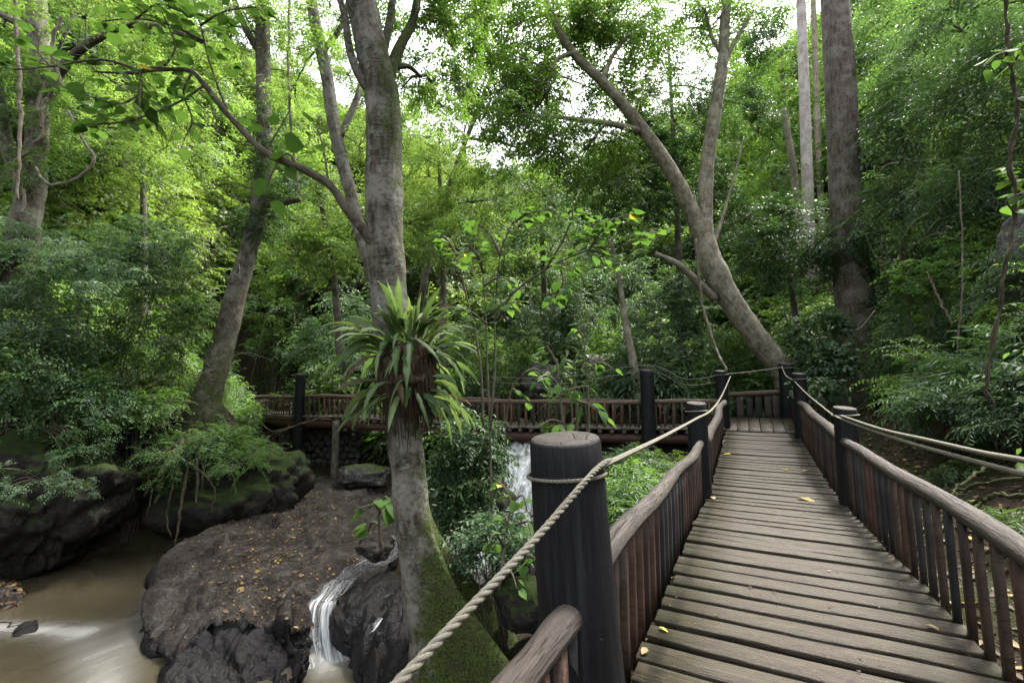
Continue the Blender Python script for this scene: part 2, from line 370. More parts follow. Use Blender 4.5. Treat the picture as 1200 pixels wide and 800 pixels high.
M = dict(
    trunk_main=m_bark('bark_mossy_grey', (.02, .016, .011), (.085, .073, .055), (.20, .19, .165), vs=(11, 3, 1), moss_amt=.95, rings=.6, lichen=.8, moss=(.05, .075, .012)),
    trunk_tan=m_bark('bark_tan_mottled', (.06, .05, .035), (.20, .175, .125), (.34, .315, .245), vs=(8, 3, 1), moss_amt=.6, rings=.25, lichen=.45),
    trunk_big=m_bark('bark_grey_brown', (.04, .028, .021), (.115, .09, .075), (.20, .18, .165), vs=(10, 1.5, 1), moss_amt=.4, rings=.25),
    trunk_pale=m_bark('bark_pale_smooth', (.26, .20, .18), (.43, .37, .345), (.58, .54, .52), vs=(5, 1.5, 1), rings=.15),
    trunk_brown=m_bark('bark_ochre', (.13, .10, .07), (.28, .23, .17), (.42, .37, .30), vs=(6, 2, 1)),
    trunk_left=m_bark('bark_lichen_brown', (.022, .018, .013), (.08, .07, .052), (.18, .165, .135), vs=(9, 3, 1), moss_amt=.8, rings=.15, lichen=.4),
    root_moss=m_bark('bark_root', (.02, .016, .011), (.055, .044, .03), (.11, .092, .066), vs=(20, 4, 1), moss_amt=.9, moss=(.04, .055, .012)),
    liana=m_bark('bark_liana', (.045, .034, .024), (.13, .105, .08), (.23, .20, .165), vs=(20, 6, 1)),
    twig=m_bark('bark_twig', (.035, .028, .02), (.085, .072, .052), (.15, .135, .10), vs=(30, 5, 1)),
    root_mass=m_bark('fibrous_root', (.018, .012, .008), (.05, .034, .022), (.11, .08, .055), vs=(40, 3, 1)),
    leaf_mid=m_leaf('leaf_mid_green', (.028, .062, .022), (.068, .128, .042), (.13, .20, .075), trans=.42),
    leaf_dark=m_leaf('leaf_dark_green', (.018, .042, .02), (.042, .082, .034), (.085, .135, .06), trans=.28, tcol=(.08, .17, .03), rough=.5, spec=.2),
    leaf_cool=m_leaf('leaf_cool_green', (.03, .065, .034), (.068, .118, .06), (.125, .185, .105), trans=.32, tcol=(.12, .22, .06), rough=.5, spec=.25),
    leaf_sun=m_leaf('leaf_yellow_green', (.05, .10, .028), (.10, .165, .05), (.17, .235, .09), trans=.5, tcol=(.30, .42, .08)),
    leaf_big=m_leaf('leaf_broad_green', (.03, .07, .018), (.058, .115, .03), (.10, .16, .048), trans=.36, tcol=(.13, .26, .045), rough=.7, spec=.1),
    leaf_yellow=m_leaf('leaf_yellowed', (.30, .22, .03), (.36, .27, .04), (.42, .33, .06), trans=.3, tcol=(.5, .35, .03)),
    fern=m_leaf('fern_frond_green', (.035, .068, .028), (.064, .112, .045), (.125, .175, .085), trans=.35, tcol=(.2, .27, .08), rough=.6, spec=.2),
    dead=m_leaf('dead_leaf_brown', (.04, .024, .014), (.11, .068, .04), (.30, .20, .075), trans=.15, tcol=(.3, .17, .05), rough=.7),
    rock_wet=m_rock('river_rock', (.017, .014, .012), (.05, .042, .036), (.105, .093, .082), moss=(.035, .05, .012), moss_lo=1.0, wet=True, sc=1.3),
    rock_moss=m_rock('mossy_boulder', (.008, .008, .006), (.022, .02, .017), (.05, .045, .037), moss=(.026, .042, .01), moss_lo=.68),
    rock_grey=m_rock('grey_stone', (.035, .034, .032), (.10, .096, .088), (.19, .185, .17), moss=(.05, .07, .02), moss_lo=.92),
    plank=m_plank(), log=m_log(), post=m_post(), end=m_endgrain(), log_tan=m_log(1.5), bal=m_baluster(), bal_red=m_baluster(1.8), rope=m_rope(), soil=m_soil(), water=m_water(), rapids=m_rapids(), fall=m_fall())

# ------------------------------------------------------------------ terrain
CP = np.array([
 (0,0,-1.3),(0,2,-1.4),(-1.5,2,-2.3),(-3,1,-3),(3,3,-1.3),(2,6,-1.1),(4,9,-.9),(6,13,-.55),(.9,6,-1.3),(-.3,6.4,-2.1),(-1,5,-2.6),(-1.5,4,-2.9),
 (-2,7,-3.1),(-3,5,-3.3),(-6,8,-3.3),(-9,8,-3.3),(-12,7,-3.3),(-6,4,-3.4),(-10,3,-3.3),(-8,10.5,-3.3),(-11,10,-3.2),
 (-1.3,9.3,-2.7),(-.3,11.5,-1.9),(.3,13,-1.3),(.6,16,-.8),(1,20,-.2),(1.5,25,1.0),(1.2,8.4,-1.4),(1.7,10.5,-1.1),(2.4,12.5,-.8),(3.6,15,-.4),
 (-2.5,13,-2.3),(-4,16,-2.3),(-2.6,18,-1.3),(-6,18.5,-2.3),(-8,17,-2.4),(-5,22.8,-.5),
 (-9.3,14.5,.8),(-11,14.4,.6),(-13,13.4,.6),(-15,11.5,1.0),(-10.6,12.4,-3.2),(-9.2,12.4,-3.2),(-8,13,-3),(-9.9,13.2,-2.6),(-12.3,11.6,-3.1),(-8.4,15.2,-.6),(-16.5,8,1.4),(-18,4,2),(-11,17.3,.3),(-12.6,20,-.1),(-12.3,22.6,-.5),(-15.4,26.5,-.4),(-9.5,24.8,.9),(-8.3,19.8,-2.2),(-6.6,20.3,-2.1),(-14.8,16.5,2.6),(-16.5,20,3.5),(-18,13,6),(-23,20,12),(-24,10,12),(-21,28,11),
 (-30,35,26),(-36,20,26),(-12,30,4.5),(-7,25,2.0),(-10,36,13),(-18,46,26),(0,30,3),(5,24,2.2),(3.2,19.5,.8),(8,19.5,1.2),(6,31,5),(2,42,11),(8,54,17),(-2,58,22),(15,42,16),(26,55,34),
 (5.4,5,-.7),(5.2,3,-.9),(7.2,8,-.2),(9.6,12,.2),(11,15.5,.5),(12.9,17.3,1),(14.6,19,2.6),(7.2,5,.6),(9.6,8,1.5),(12,11,3),(15,14,5.5),(9,4,3),(12,6,6),(15,9,9),(20,14,14),(20,8,15),
 (22,22,14),(28,28,22),(17,27,8),(11.5,24,2.6),(32,15,28),(6,0,.8),(10,0,5),(-3,-4,-2.5),(4,-4,-.8),(-14,-2,-1)], float)
def tps_fit(P, lam=.02):
    n = len(P); X = P[:, :2]; d2 = ((X[:, None] - X[None]) ** 2).sum(-1); K = .5 * d2 * np.log(d2 + 1e-9) + lam * n * np.eye(n) * .05
    Q = np.c_[np.ones(n), X]; A = np.block([[K, Q], [Q.T, np.zeros((3, 3))]])
    return np.linalg.solve(A, np.r_[P[:, 2], 0, 0, 0])
TW = tps_fit(CP)
def ground(x, y):
    x = np.asarray(x, float); y = np.asarray(y, float); X = np.stack([x.ravel(), y.ravel()], -1)
    d2 = ((X[:, None] - CP[None, :, :2]) ** 2).sum(-1); z = (.5 * d2 * np.log(d2 + 1e-9)) @ TW[:-3] + TW[-3] + X @ TW[-2:]
    return z.reshape(x.shape)
gx = np.concatenate([np.linspace(-70, -18, 40)[:-1], np.linspace(-18, 16, 170), np.linspace(16, 70, 40)[1:]])
gy = np.concatenate([np.linspace(-12, 26, 180), np.linspace(26, 130, 60)[1:]])
GX, GY = np.meshgrid(gx, gy); GZ = ground(GX, np.minimum(GY, 75))
GZ = np.minimum(GZ, 44)
for i in range(GX.shape[0]):
    for j in range(GX.shape[1]):
        p = Vector((GX[i, j] * .9, GY[i, j] * .9, 0)); GZ[i, j] += .16 * noise.noise(p) + .09 * noise.noise(p * 2.7)
gi = np.arange(GX.size).reshape(GX.shape)
gq = np.stack([gi[:-1, :-1], gi[:-1, 1:], gi[1:, 1:], gi[1:, :-1]], -1).reshape(-1, 4)
mk('forest_ground', np.stack([GX, GY, GZ], -1).reshape(-1, 3), [gq], M['soil'], kind='structure', label='brown forest floor and hillsides of soil and litter')

# ------------------------------------------------------------------ water
WZ = -2.78
def water_grid(name, x0, x1, y0, y1, nx, ny, zf, foamf, label, uvf=None):
    X, Y = np.meshgrid(np.linspace(x0, x1, nx), np.linspace(y0, y1, ny)); Z = zf(X, Y); Fm = foamf(X, Y)
    ii = np.arange(X.size).reshape(X.shape); q = np.stack([ii[:-1, :-1], ii[:-1, 1:], ii[1:, 1:], ii[1:, :-1]], -1).reshape(-1, 4)
    uv = uvf(X, Y) if uvf else np.stack([X, Y], -1)
    return mk(name, np.stack([X, Y, Z], -1).reshape(-1, 3), [q], M['water'], uv=uv.reshape(-1, 2), attrs={'foam': np.clip(Fm, 0, 1).ravel()}, kind='structure', label=label)
def seg_d(X, Y, a, b):
    a, b = np.array(a), np.array(b); t = np.clip(((X - a[0]) * (b - a)[0] + (Y - a[1]) * (b - a)[1]) / ((b - a) @ (b - a)), 0, 1)
    return np.hypot(X - a[0] - t * (b - a)[0], Y - a[1] - t * (b - a)[1])
f1, f2, f3 = PZ(20, 735, WZ)[:2], PZ(95, 740, WZ)[:2], PZ(120, 800, WZ)[:2]
r1, r2 = PZ(195, 690, WZ)[:2], PZ(120, 800, WZ)[:2]
f4 = PZ(-60, 730, WZ)[:2]
def pool_foam(X, Y):
    return .7 * np.exp(-(seg_d(X, Y, f4, f2) / .13) ** 2) + .3 * np.exp(-(seg_d(X, Y, f4, f2) / .3) ** 2) + .38 * np.exp(-(seg_d(X, Y, f2, f3) / .33) ** 2) + .36 * np.exp(-(seg_d(X, Y, r1, r2) / .35) ** 2) + .03
def pool_z(X, Y):
    drop = 1 / (1 + np.exp((Y - 7.6 + .25 * (X + 8)) * 3.2))
    return WZ - .2 / (1 + np.exp(-(X + 4.1) * 9)) / (1 + np.exp((Y - 9.0) * 9)) - .16 * drop * (X < -4.1) + .035 * np.sin(X * 1.7 + Y * .6) * np.sin(Y * 1.9 - X) * drop
water_grid('stream', -16, -1.0, 2.5, 12.8, 250, 190, pool_z, pool_foam, 'smooth murky brown stream pool with white streaks at left', lambda X, Y: np.stack([X * .55 + Y * .83, X * .83 - Y * .55], -1)[..., ::-1])

def ribbon(name, path, widths, nw, mat, foam, label, bulge=.0, kind='structure'):
    n = len(path) * (14 if name == 'rapids' else 6); C = catmull(path, n); W = np.interp(np.linspace(0, len(path) - 1, n), np.arange(len(path)), widths)
    T = np.gradient(C, axis=0); S = np.cross(T, [0, 0, 1.]); S /= np.linalg.norm(S, axis=1)[:, None] + 1e-9
    u = np.linspace(-1, 1, nw); V = C[:, None] + S[:, None] * (u[None, :, None] * W[:, None, None] / 2)
    for i in range(n):
        for j in range(nw):
            V[i, j, 2] += (.05 if name != 'rapids' else .2) * noise.noise(Vector(V[i, j] * np.array([3, 3, .6]))) + (.1 * noise.noise(Vector(V[i, j] * 6.)) if name == 'rapids' else 0) + bulge * (1 - u[j] ** 2)
    L = np.concatenate([[0], np.cumsum(np.linalg.norm(np.diff(C, axis=0), axis=1))])
    uv = np.stack([np.broadcast_to(u[None] * .5 * W[:, None], (n, nw)), np.broadcast_to(L[:, None], (n, nw))], -1)
    fo = np.broadcast_to((1 - np.abs(u) ** 4)[None] * np.interp(np.linspace(0, 1, n), np.linspace(0, 1, len(foam)), foam)[:, None], (n, nw))
    ii = np.arange(n * nw).reshape(n, nw); q = np.stack([ii[:-1, :-1], ii[:-1, 1:], ii[1:, 1:], ii[1:, :-1]], -1).reshape(-1, 4)
    return mk(name, V.reshape(-1, 3), [q], mat, uv=uv.reshape(-1, 2), attrs={'foam': fo.ravel()}, kind=kind, label=label)
ribbon('rapids', [(1.2, 21, .15), (.7, 17, -.2), (.45, 14.6, -.45), (.25, 13, -.85), (-.1, 11.8, -1.5), (-.8, 10.4, -2.0), (-1.6, 9.4, -2.25), (-2.3, 8.6, -2.32)], [2.2, 2.2, 2.1, 2.0, 1.9, 1.7, 1.5, 1.3], 25, M['rapids'],
       [.6, .8, 1, 1, 1, .9, .6, .5], 'white tumbling rapids coming down below the bridge', .06)

# ------------------------------------------------------------------ leaves and sprigs (numpy)
def nrm(a): return a / (np.linalg.norm(a, axis=-1, keepdims=True) + 1e-9)
def leaf_arr(P, Dv, N, L, W, tint, hi=True):
    """leaf blades: base P, direction D, normal N"""
    Dv = nrm(Dv); S = nrm(np.cross(N, Dv)); N = np.cross(Dv, S); L = np.asarray(L)[:, None]; W = np.asarray(W)[:, None]
    if hi:
        V = np.stack([P, P + .3 * L * Dv + .5 * W * S + .10 * W * N, P + .68 * L * Dv + .40 * W * S + .04 * W * N - .05 * L * N, P + L * Dv - .16 * L * N,
                      P + .68 * L * Dv - .40 * W * S + .04 * W * N - .05 * L * N, P + .3 * L * Dv - .5 * W * S + .10 * W * N], 1)
        f = np.array([[0, 3, 2, 1], [0, 5, 4, 3]]); k = 6
    else:
        V = np.stack([P, P + .45 * L * Dv + .5 * W * S + .12 * W * N, P + L * Dv - .12 * L * N, P + .45 * L * Dv - .5 * W * S + .12 * W * N], 1)
        f = np.array([[0, 3, 2, 1]]); k = 4
    n = len(P); Fq = (f[None] + (np.arange(n) * k)[:, None, None]).reshape(-1, 4)
    return V.reshape(-1, 3), Fq, np.repeat(tint, k)
def sprig_leaves(kind, r):
    """positions, dirs, normals, lengths, widths of a sprig reaching out along +X"""
    P, Dd, N, L, W = [], [], [], [], []
    spec = {0: (9, 9, .115, .05, .55), 1: (6, 6, .20, .115, .6), 2: (8, 9, .18, .04, .6), 3: (9, 18, .085, .028, .55), 4: (11, 13, .065, .033, .45)}[kind]
    na, nl, ll, lw, size = spec
    for a in range(na):
        az = r.uniform(-1.9, 1.9) if kind != 3 else r.uniform(-1.4, 1.4); el = r.uniform(-.25, .75); ln = size * r.uniform(.55, 1.15)
        s0 = np.array([r.uniform(-.25, .25) * size, r.uniform(-.3, .3) * size, r.uniform(-.25, .25) * size])
        d0 = np.array([math.cos(az) * math.cos(el), math.sin(az) * math.cos(el), math.sin(el)])
        side = np.cross([0, 0, 1.], d0); side /= np.linalg.norm(side)
        for i in range(nl):
            t = (i + 1) / nl; p = s0 + d0 * ln * t - np.array([0, 0, .45 * ln * t * t])
            tan = d0 - np.array([0, 0, .9 * t]) ; tan /= np.linalg.norm(tan)
            sg = 1 if i % 2 else -1
            fw = .35 if kind == 3 else r.uniform(.3, 1.0)
            d = tan * fw + side * sg * r.uniform(.6, 1.) + np.array([0, 0, r.uniform(-.55, .12)])
            n = np.array([r.normal(0, .38), r.normal(0, .38), 1.])
            sc = r.uniform(.7, 1.2) * (1 - .35 * abs(t - .5)); P.append(p); Dd.append(d); N.append(n); L.append(ll * sc); W.append(lw * sc)
    return tuple(np.array(a) for a in (P, Dd, N, L, W))
NV = 4
SPRIG = {(k, v): sprig_leaves(k, np.random.default_rng(100 * k + v)) for k in range(5) for v in range(NV)}
def rotz_tilt(yaw, pitch, roll):
    cy_, sy = np.cos(yaw), np.sin(yaw); cp, sp = np.cos(pitch), np.sin(pitch); cr, sr = np.cos(roll), np.sin(roll); o = np.zeros_like(yaw); e = o + 1
    Rz = np.stack([np.stack([cy_, -sy, o], -1), np.stack([sy, cy_, o], -1), np.stack([o, o, e], -1)], -2)
    Ry = np.stack([np.stack([cp, o, sp], -1), np.stack([o, e, o], -1), np.stack([-sp, o, cp], -1)], -2)
    Rx = np.stack([np.stack([e, o, o], -1), np.stack([o, cr, -sr], -1), np.stack([o, sr, cr], -1)], -2)
    return Rz @ Ry @ Rx
def crown_arr(C, out, kind, scale, r, hi=False, keep=1.):
    """joined leaves of sprigs at points C pointing along out (one crown mesh)"""
    Vs, Fs, Ts, off = [], [], [], 0
    yaw = np.arctan2(out[:, 1], out[:, 0]) + r.normal(0, .5, len(C)); pit = -np.arcsin(np.clip(out[:, 2], -1, 1)) * .45 + r.normal(.1, .3, len(C)); rol = r.normal(0, .35, len(C))
    Rm = rotz_tilt(yaw, pit, rol); var = r.integers(0, NV, len(C))
    for i in range(len(C)):
        P, Dd, N, L, W = SPRIG[(kind, var[i])]; s = scale * r.uniform(.75, 1.25)
        if keep < 1:
            m = r.random(len(P)) < keep; P, Dd, N, L, W = P[m], Dd[m], N[m], L[m], W[m]
        V, Fq, T = leaf_arr((P * s) @ Rm[i].T + C[i], Dd @ Rm[i].T, N @ Rm[i].T, L * s, W * s, np.clip(r.uniform(.15, .75, len(P)) + r.normal(0, .12), 0, 1), hi)
        Vs.append(V); Fs.append(Fq + off); Ts.append(T); off += len(V)
    return np.vstack(Vs), np.vstack(Fs), np.concatenate(Ts)
def blob_points(c, rad, n, r, low=-.5):
    """points in the shell of an ellipsoid with outward directions"""
    d = nrm(r.normal(size=(n * 3, 3))); d = d[d[:, 2] > low][:n]; rr = r.uniform(.35, 1., len(d)) ** .6
    bumps = 1 + .22 * np.sin(d[:, 0] * 4 + c[0] * 3) * np.sin(d[:, 1] * 5 + c[1] * 2) + .12 * np.sin(d[:, 2] * 7 + c[2])
    return np.asarray(c) + d * rr[:, None] * bumps[:, None] * np.asarray(rad), d

# stuff: geometry-nodes scatter of sprigs on points
protos = bpy.data.collections.new('sprig_shapes'); KIND_MAT = {0: 'leaf_mid', 1: 'leaf_mid', 2: 'leaf_cool', 3: 'leaf_mid', 4: 'leaf_dark'}
PID = {}
for kk in range(5):
    for vv in range(NV):
        P, Dd, N, L, W = SPRIG[(kk, vv)]; r_ = np.random.default_rng(kk * 9 + vv)
        V, Fq, T = leaf_arr(P, Dd, N, L, W, r_.uniform(.1, .7, len(P)), True)
        me = raw_mesh('sprig', V, [Fq], (M[KIND_MAT[kk]],), attrs={'tint': T})
        nm = 'sprig_%02d' % (kk * NV + vv); ob = bpy.data.objects.new(nm, me); protos.objects.link(ob); PID[(kk, vv)] = kk * NV + vv
def scatter_group():
    g = bpy.data.node_groups.new('scatter_sprigs', 'GeometryNodeTree')
    g.interface.new_socket('Geometry', in_out='INPUT', socket_type='NodeSocketGeometry'); g.interface.new_socket('Geometry', in_out='OUTPUT', socket_type='NodeSocketGeometry')
    i, o = g.nodes.new('NodeGroupInput'), g.nodes.new('NodeGroupOutput'); inst = g.nodes.new('GeometryNodeInstanceOnPoints'); ci = g.nodes.new('GeometryNodeCollectionInfo')
    ci.inputs['Collection'].default_value = protos; ci.inputs['Separate Children'].default_value = True; ci.inputs['Reset Children'].default_value = True
    def na(n, t):
        a = g.nodes.new('GeometryNodeInputNamedAttribute'); a.data_type = t; a.inputs[0].default_value = n; return [s for s in a.outputs if s.enabled][0]
    L = g.links.new; L(i.outputs[0], inst.inputs['Points']); L(ci.outputs[0], inst.inputs['Instance']); inst.inputs['Pick Instance'].default_value = True
    L(na('idx', 'INT'), inst.inputs['Instance Index']); L(na('rot', 'FLOAT_VECTOR'), inst.inputs['Rotation']); L(na('scl', 'FLOAT'), inst.inputs['Scale'])
    L(inst.outputs[0], o.inputs[0]); return g
GN = scatter_group()
class Scatter:
    def __init__(s): s.P, s.R, s.S, s.I, s.T, s.Hh = [], [], [], [], [], []
    def add(s, C, out, kind, scale, r, tint=0., hue=0.):
        n = len(C)
        if not n: return
        yaw = np.arctan2(out[:, 1], out[:, 0]) + r.normal(0, .5, n); pit = -np.arcsin(np.clip(out[:, 2], -1, 1)) * .45 + r.normal(.1, .3, n)
        s.P.append(C); s.R.append(np.stack([r.normal(0, .35, n), pit, yaw], -1)); s.S.append(scale * r.uniform(.75, 1.25, n))
        s.I.append(kind * NV + r.integers(0, NV, n)); s.T.append(tint + r.normal(0, .05, n)); s.Hh.append(np.full(n, hue))
    def build(s, name, label, cat):
        P = np.vstack(s.P); px, py = to_px(P); m = (px > -260) & (px < 1460) & (py > -330) & (py < 1000) & (P[:, 1] > .3)
        me = bpy.data.meshes.new(name); P = P[m]; me.vertices.add(len(P)); me.vertices.foreach_set('co', P.astype(np.float32).ravel())
        def at(n, t, a, f='value'): x = me.attributes.new(n, t, 'POINT'); x.data.foreach_set(f, a.ravel())
        at('rot', 'FLOAT_VECTOR', np.vstack(s.R)[m].astype(np.float32), 'vector'); at('scl', 'FLOAT', np.concatenate(s.S)[m].astype(np.float32))
        at('idx', 'INT', np.concatenate(s.I)[m].astype(np.int32)); at('btint', 'FLOAT', np.concatenate(s.T)[m].astype(np.float32)); at('bhue', 'FLOAT', np.concatenate(s.Hh)[m].astype(np.float32))
        o = bpy.data.objects.new(name, me); md = o.modifiers.new('scatter', 'NODES'); md.node_group = GN
        return finish(o, None, label, cat, None, 'stuff')

# ------------------------------------------------------------------ boardwalk
d_ = ray(876, 455); AZ = math.atan2(d_[0], d_[1]); DV = np.array([math.sin(AZ), math.cos(AZ), 0]); RV = np.array([DV[1], -DV[0], 0])
LB = PZ(741, 788, 0); LB = LB - DV * (LB @ DV); WD = 1.864; UP = np.array([0, 0, 1.])
def zdeck(s): return float(np.interp(s, [0, 5, 6.4, 7.5, 9, 10.5, 12, 13.5, 15.3, 17.4], [0, 0, -.05, -.1, -.13, -.06, .05, .17, .32, .62]))
def pos(s, w, z=0.): return LB + DV * s + RV * w + UP * (zdeck(s) + z)
def box_mesh(name, lx, ly, lz, mat, r, nx=4, jit=.006, cham=.008):
    """board along X, top face chamfered, edges a little uneven"""
    pr = np.array([(-ly / 2, -lz), (ly / 2, -lz), (ly / 2, -cham), (ly / 2 - cham, 0), (-ly / 2 + cham, 0), (-ly / 2, -cham)])
    xs = np.linspace(-lx / 2, lx / 2, nx + 1); V = []
    for x in xs:
        e = np.array([r.normal(0, jit), r.normal(0, jit)]); b = r.normal(0, jit * .5)
        for y, z in pr: V.append((x, y + (e[1] if y > 0 else e[0]), z + b))
    k = 6; q = [(i * k + j, i * k + (j + 1) % k, (i + 1) * k + (j + 1) % k, (i + 1) * k + j) for i in range(nx) for j in range(k)]
    q = [t[::-1] for t in q]
    c = [tuple(range(k)), tuple(nx * k + j for j in reversed(range(k)))]
    return raw_mesh(name, V, [np.array(q), np.array(c)], (mat,), smooth=False)
def slab_path(name, path, w, h, mat, parent, **kw):
    """squared timber following a path (top face on the path)"""
    path = np.asarray(path); T = np.gradient(path, axis=0); S = np.cross(T, UP); S /= np.linalg.norm(S, axis=1)[:, None]
    V = np.stack([path - S * w / 2, path + S * w / 2, path + S * w / 2 - UP * h, path - S * w / 2 - UP * h], 1).reshape(-1, 3); n = len(path)
    q = [(i * 4 + j, i * 4 + (j + 1) % 4, (i + 1) * 4 + (j + 1) % 4, (i + 1) * 4 + j) for i in range(n - 1) for j in range(4)] + [(3, 2, 1, 0), tuple((n - 1) * 4 + j for j in range(4))]
    return mk(name, V, [np.array(q)], mat, parent, smooth=False, **kw)
rp = np.random.default_rng(3)
plank_me = [box_mesh('plank', WD, .182, .05, M['plank'], rp) for _ in range(6)]
bw = root('boardwalk', pos(8, WD / 2), 'long weathered plank boardwalk leading from the foreground to the corner platform', 'boardwalk')
s = .35
while s < 15.2:
    sl_ = math.atan((zdeck(s + .1) - zdeck(s - .1)) / .2); nz = UP * math.cos(sl_) - DV * math.sin(sl_)
    q = frame_rot(RV + DV * rp.normal(0, .006) + UP * rp.normal(0, .003), nz)
    put('plank', plank_me[rp.integers(6)], pos(s, WD / 2 + rp.normal(0, .012), rp.normal(0, .006)), q, bw, (1, rp.uniform(.95, 1.05), 1)); s += .243
lp_me = [box_mesh('plank', 1.98, .30, .05, M['plank'], rp) for _ in range(3)]
q = frame_rot(DV + UP * .15, UP)
for k in range(6): put('plank', lp_me[k % 3], pos(16.36, .16 + k * .318, .02), q, bw)
for w in (.10, WD / 2, WD - .10): slab_path('beam', [pos(x, w, -.056) for x in np.linspace(.3, 15.3, 24)], .12, .2, M['bal'], bw)
slab_path('beam', [pos(15.34, x, -.02) for x in np.linspace(-.05, WD + .05, 4)], .07, .14, M['plank'], bw)
slab_path('beam', [pos(17.3, x, -.06) for x in np.linspace(-.05, WD + .05, 4)], .1, .2, M['bal'], bw)
slab_path('beam', [pos(16.3, x, -.09) for x in np.linspace(-.05, WD + .05, 4)], .1, .2, M['bal'], bw)

def post(parent, top, bot, r1, r2, name='post', sides=28, mat='post', seed=0., end=True, slant=.16):
    V, P, uv = tube_arr([bot, np.asarray(bot) * .5 + np.asarray(top) * .5, np.asarray(top)], [r2, (r1 + r2) / 2, r1], sides, 24, .03, 1.6, False, None, seed)
    top = np.asarray(top, float); n = len(V); V[-(sides + 1):, 2] += slant * (V[-(sides + 1):, 1] - top[1]); V[-2 * (sides + 1):-(sides + 1), 2] += .5 * slant * (V[-2 * (sides + 1):-(sides + 1), 1] - top[1]); ring = V[-(sides + 1):]
    e1 = ring + UP * .012 + (top - ring) * .05; e2 = top + (ring - top) * .5 + UP * .013; c = top + UP * .016
    i0 = np.arange(n - sides - 1, n); i1 = n + np.arange(sides + 1); i2 = i1 + sides + 1; ci = n + 2 * (sides + 1)
    V = np.vstack([V, e1, e2, c]); uv = np.vstack([uv, uv[i0] + [0, .02], uv[i0] + [0, .04], uv[i0[:1]]])
    qa = np.stack([i0[:-1], i0[1:], i1[1:], i1[:-1]], -1); qb = np.stack([i1[:-1], i1[1:], i2[1:], i2[:-1]], -1); t = np.stack([i2[:-1], i2[1:], np.full(sides, ci)], -1)
    mi = np.r_[np.zeros(len(P[0]) + len(qa)), np.ones(len(qb) + len(t))]
    return mk(name, V, [np.vstack([P[0], qa, qb]), t], [M[mat], M['end'] if end else M[mat]], parent, loc=top, uv=uv, midx=mi)
bal_me = []
for k in range(6):
    me = box_mesh('baluster', 1., .06, .038, M['bal'], rp, 3, .004, .006); bal_me.append(me)
bal_red = []
for me in bal_me:
    c_ = me.copy(); c_.materials[0] = M['bal_red']; bal_red.append(c_)
def baluster(parent, base, top, face, r, src=bal_me):
    """upright board from base to top, broad side along face"""
    base, top = np.asarray(base, float), np.asarray(top, float); u = top - base; L = np.linalg.norm(u)
    q = frame_rot(u, np.cross(face, u)); k = r.uniform(.85, 1.15)
    return put('baluster', src[r.integers(6)], (base + top) / 2, q, parent, (L, k, 1))
def handrail(parent, P, R, mat='log', **kw): return tube('handrail', P, R, M[mat], parent, 14, None if len(P) > 5 else len(P) * 5, .13, 3.2, loc=np.asarray(P[0]), **kw)

# left railing ------------------------------------------------------
lr = root('railing', pos(3, -.05), 'log railing along the left edge of the long boardwalk with the thick near post', 'railing')
P1t, P1b = PY(662, 516, 2.2), PY(683, 800, 2.14); P1b2 = P1b + (P1b - P1t) * 1.3
post(lr, P1t, P1b2, .166, .205, seed=2.)
L2t = pos(8.02, -.10); L2t[2] = PY(823, 473, 7.35)[2]; post(lr, L2t, L2t - UP * 2.6 + RV * .05, .15, .165, seed=5.)
L3t = pos(15.75, -.06); L3t[2] = 2.14; post(lr, L3t, L3t - UP * 3.0, .185, .2, seed=7.)
def zr(s, tab): return float(np.interp(s, [t[0] for t in tab], [t[1] for t in tab]))
LT = [(2.1, .70), (2.7, .77), (3.2, .785), (4.1, .755), (5.6, .73), (8.1, .735), (10.7, .76), (12, .93), (13.1, 1.07), (14.5, 1.10), (15.7, 1.19)]
def lpt(s, j=0.): p = pos(s, -.03 + j); p[2] = zr(s, LT); return p
handrail(lr, [lpt(x, .025 * math.sin(x * 2.2)) for x in (2.2, 2.75, 3.4, 4.2, 5.2, 6.2, 7.1, 7.95)], [.06, .066, .062, .06, .058, .06, .056, .055])
handrail(lr, [lpt(x, .03 * math.sin(x * 1.7)) for x in (8.1, 9.2, 10.4, 11.3, 12.2, 13.1, 14.2, 15.0, 15.65)], [.085, .09, .085, .088, .09, .088, .085, .085, .08])
q0, q1 = PY(669, 722, 2.03), PY(598, 803, 1.52); dq = q1 - q0; dq[2] *= .5
handrail(lr, [q0, q0 + dq * .35 + UP * .008, q0 + dq * .7, q0 + dq, q0 + dq * 1.8, q0 + dq * 3], [.058, .06, .056, .058, .06, .06])
for k in range(9):
    p = q0 + dq * (.03 + k * .3); baluster(lr, p * np.array([1, 1, 0]) + RV * .02 - UP * .12, p - UP * .03, nrm(dq), rp)
s = 2.40
while s < 15.5:
    if abs(s - 8.02) > .2: baluster(lr, pos(s, -.035, -.14), lpt(s) - UP * .03, DV, rp)
    s += .22 if s < 8 else .235
# right railing -----------------------------------------------------
rr_ = root('railing', pos(5, WD + .05), 'log railing along the right edge of the long boardwalk, bank side', 'railing')
RT = [(.5, .72), (2, .73), (3.2, .745), (4.5, .78), (6.7, .80), (8.45, .82), (9.5, .87), (11.3, 1.02), (13, 1.12), (14.6, 1.2), (15.5, 1.3), (17.3, 1.46)]
def rpt(s, j=0.): p = pos(s, WD + .03 + j); p[2] = zr(s, RT); return p
R1t = pos(8.45, WD + .08); R1t[2] = 1.30; post(rr_, R1t, R1t - UP * 2.3, .15, .165, seed=11.)
R2t = pos(14.75, WD + .07); R2t[2] = 2.0; post(rr_, R2t, R2t - UP * 2.8, .17, .185, seed=13.)
R3t = PY(921, 426, 15.2); post(rr_, R3t, R3t - UP * 3, .225, .24, seed=17.)
handrail(rr_, [rpt(x, .02 * math.sin(x * 1.9)) for x in (.6, 1.6, 2.6, 3.4, 4.4, 5.4, 6.4, 7.4, 8.35)], [.068, .07, .068, .065, .064, .063, .064, .062, .06])
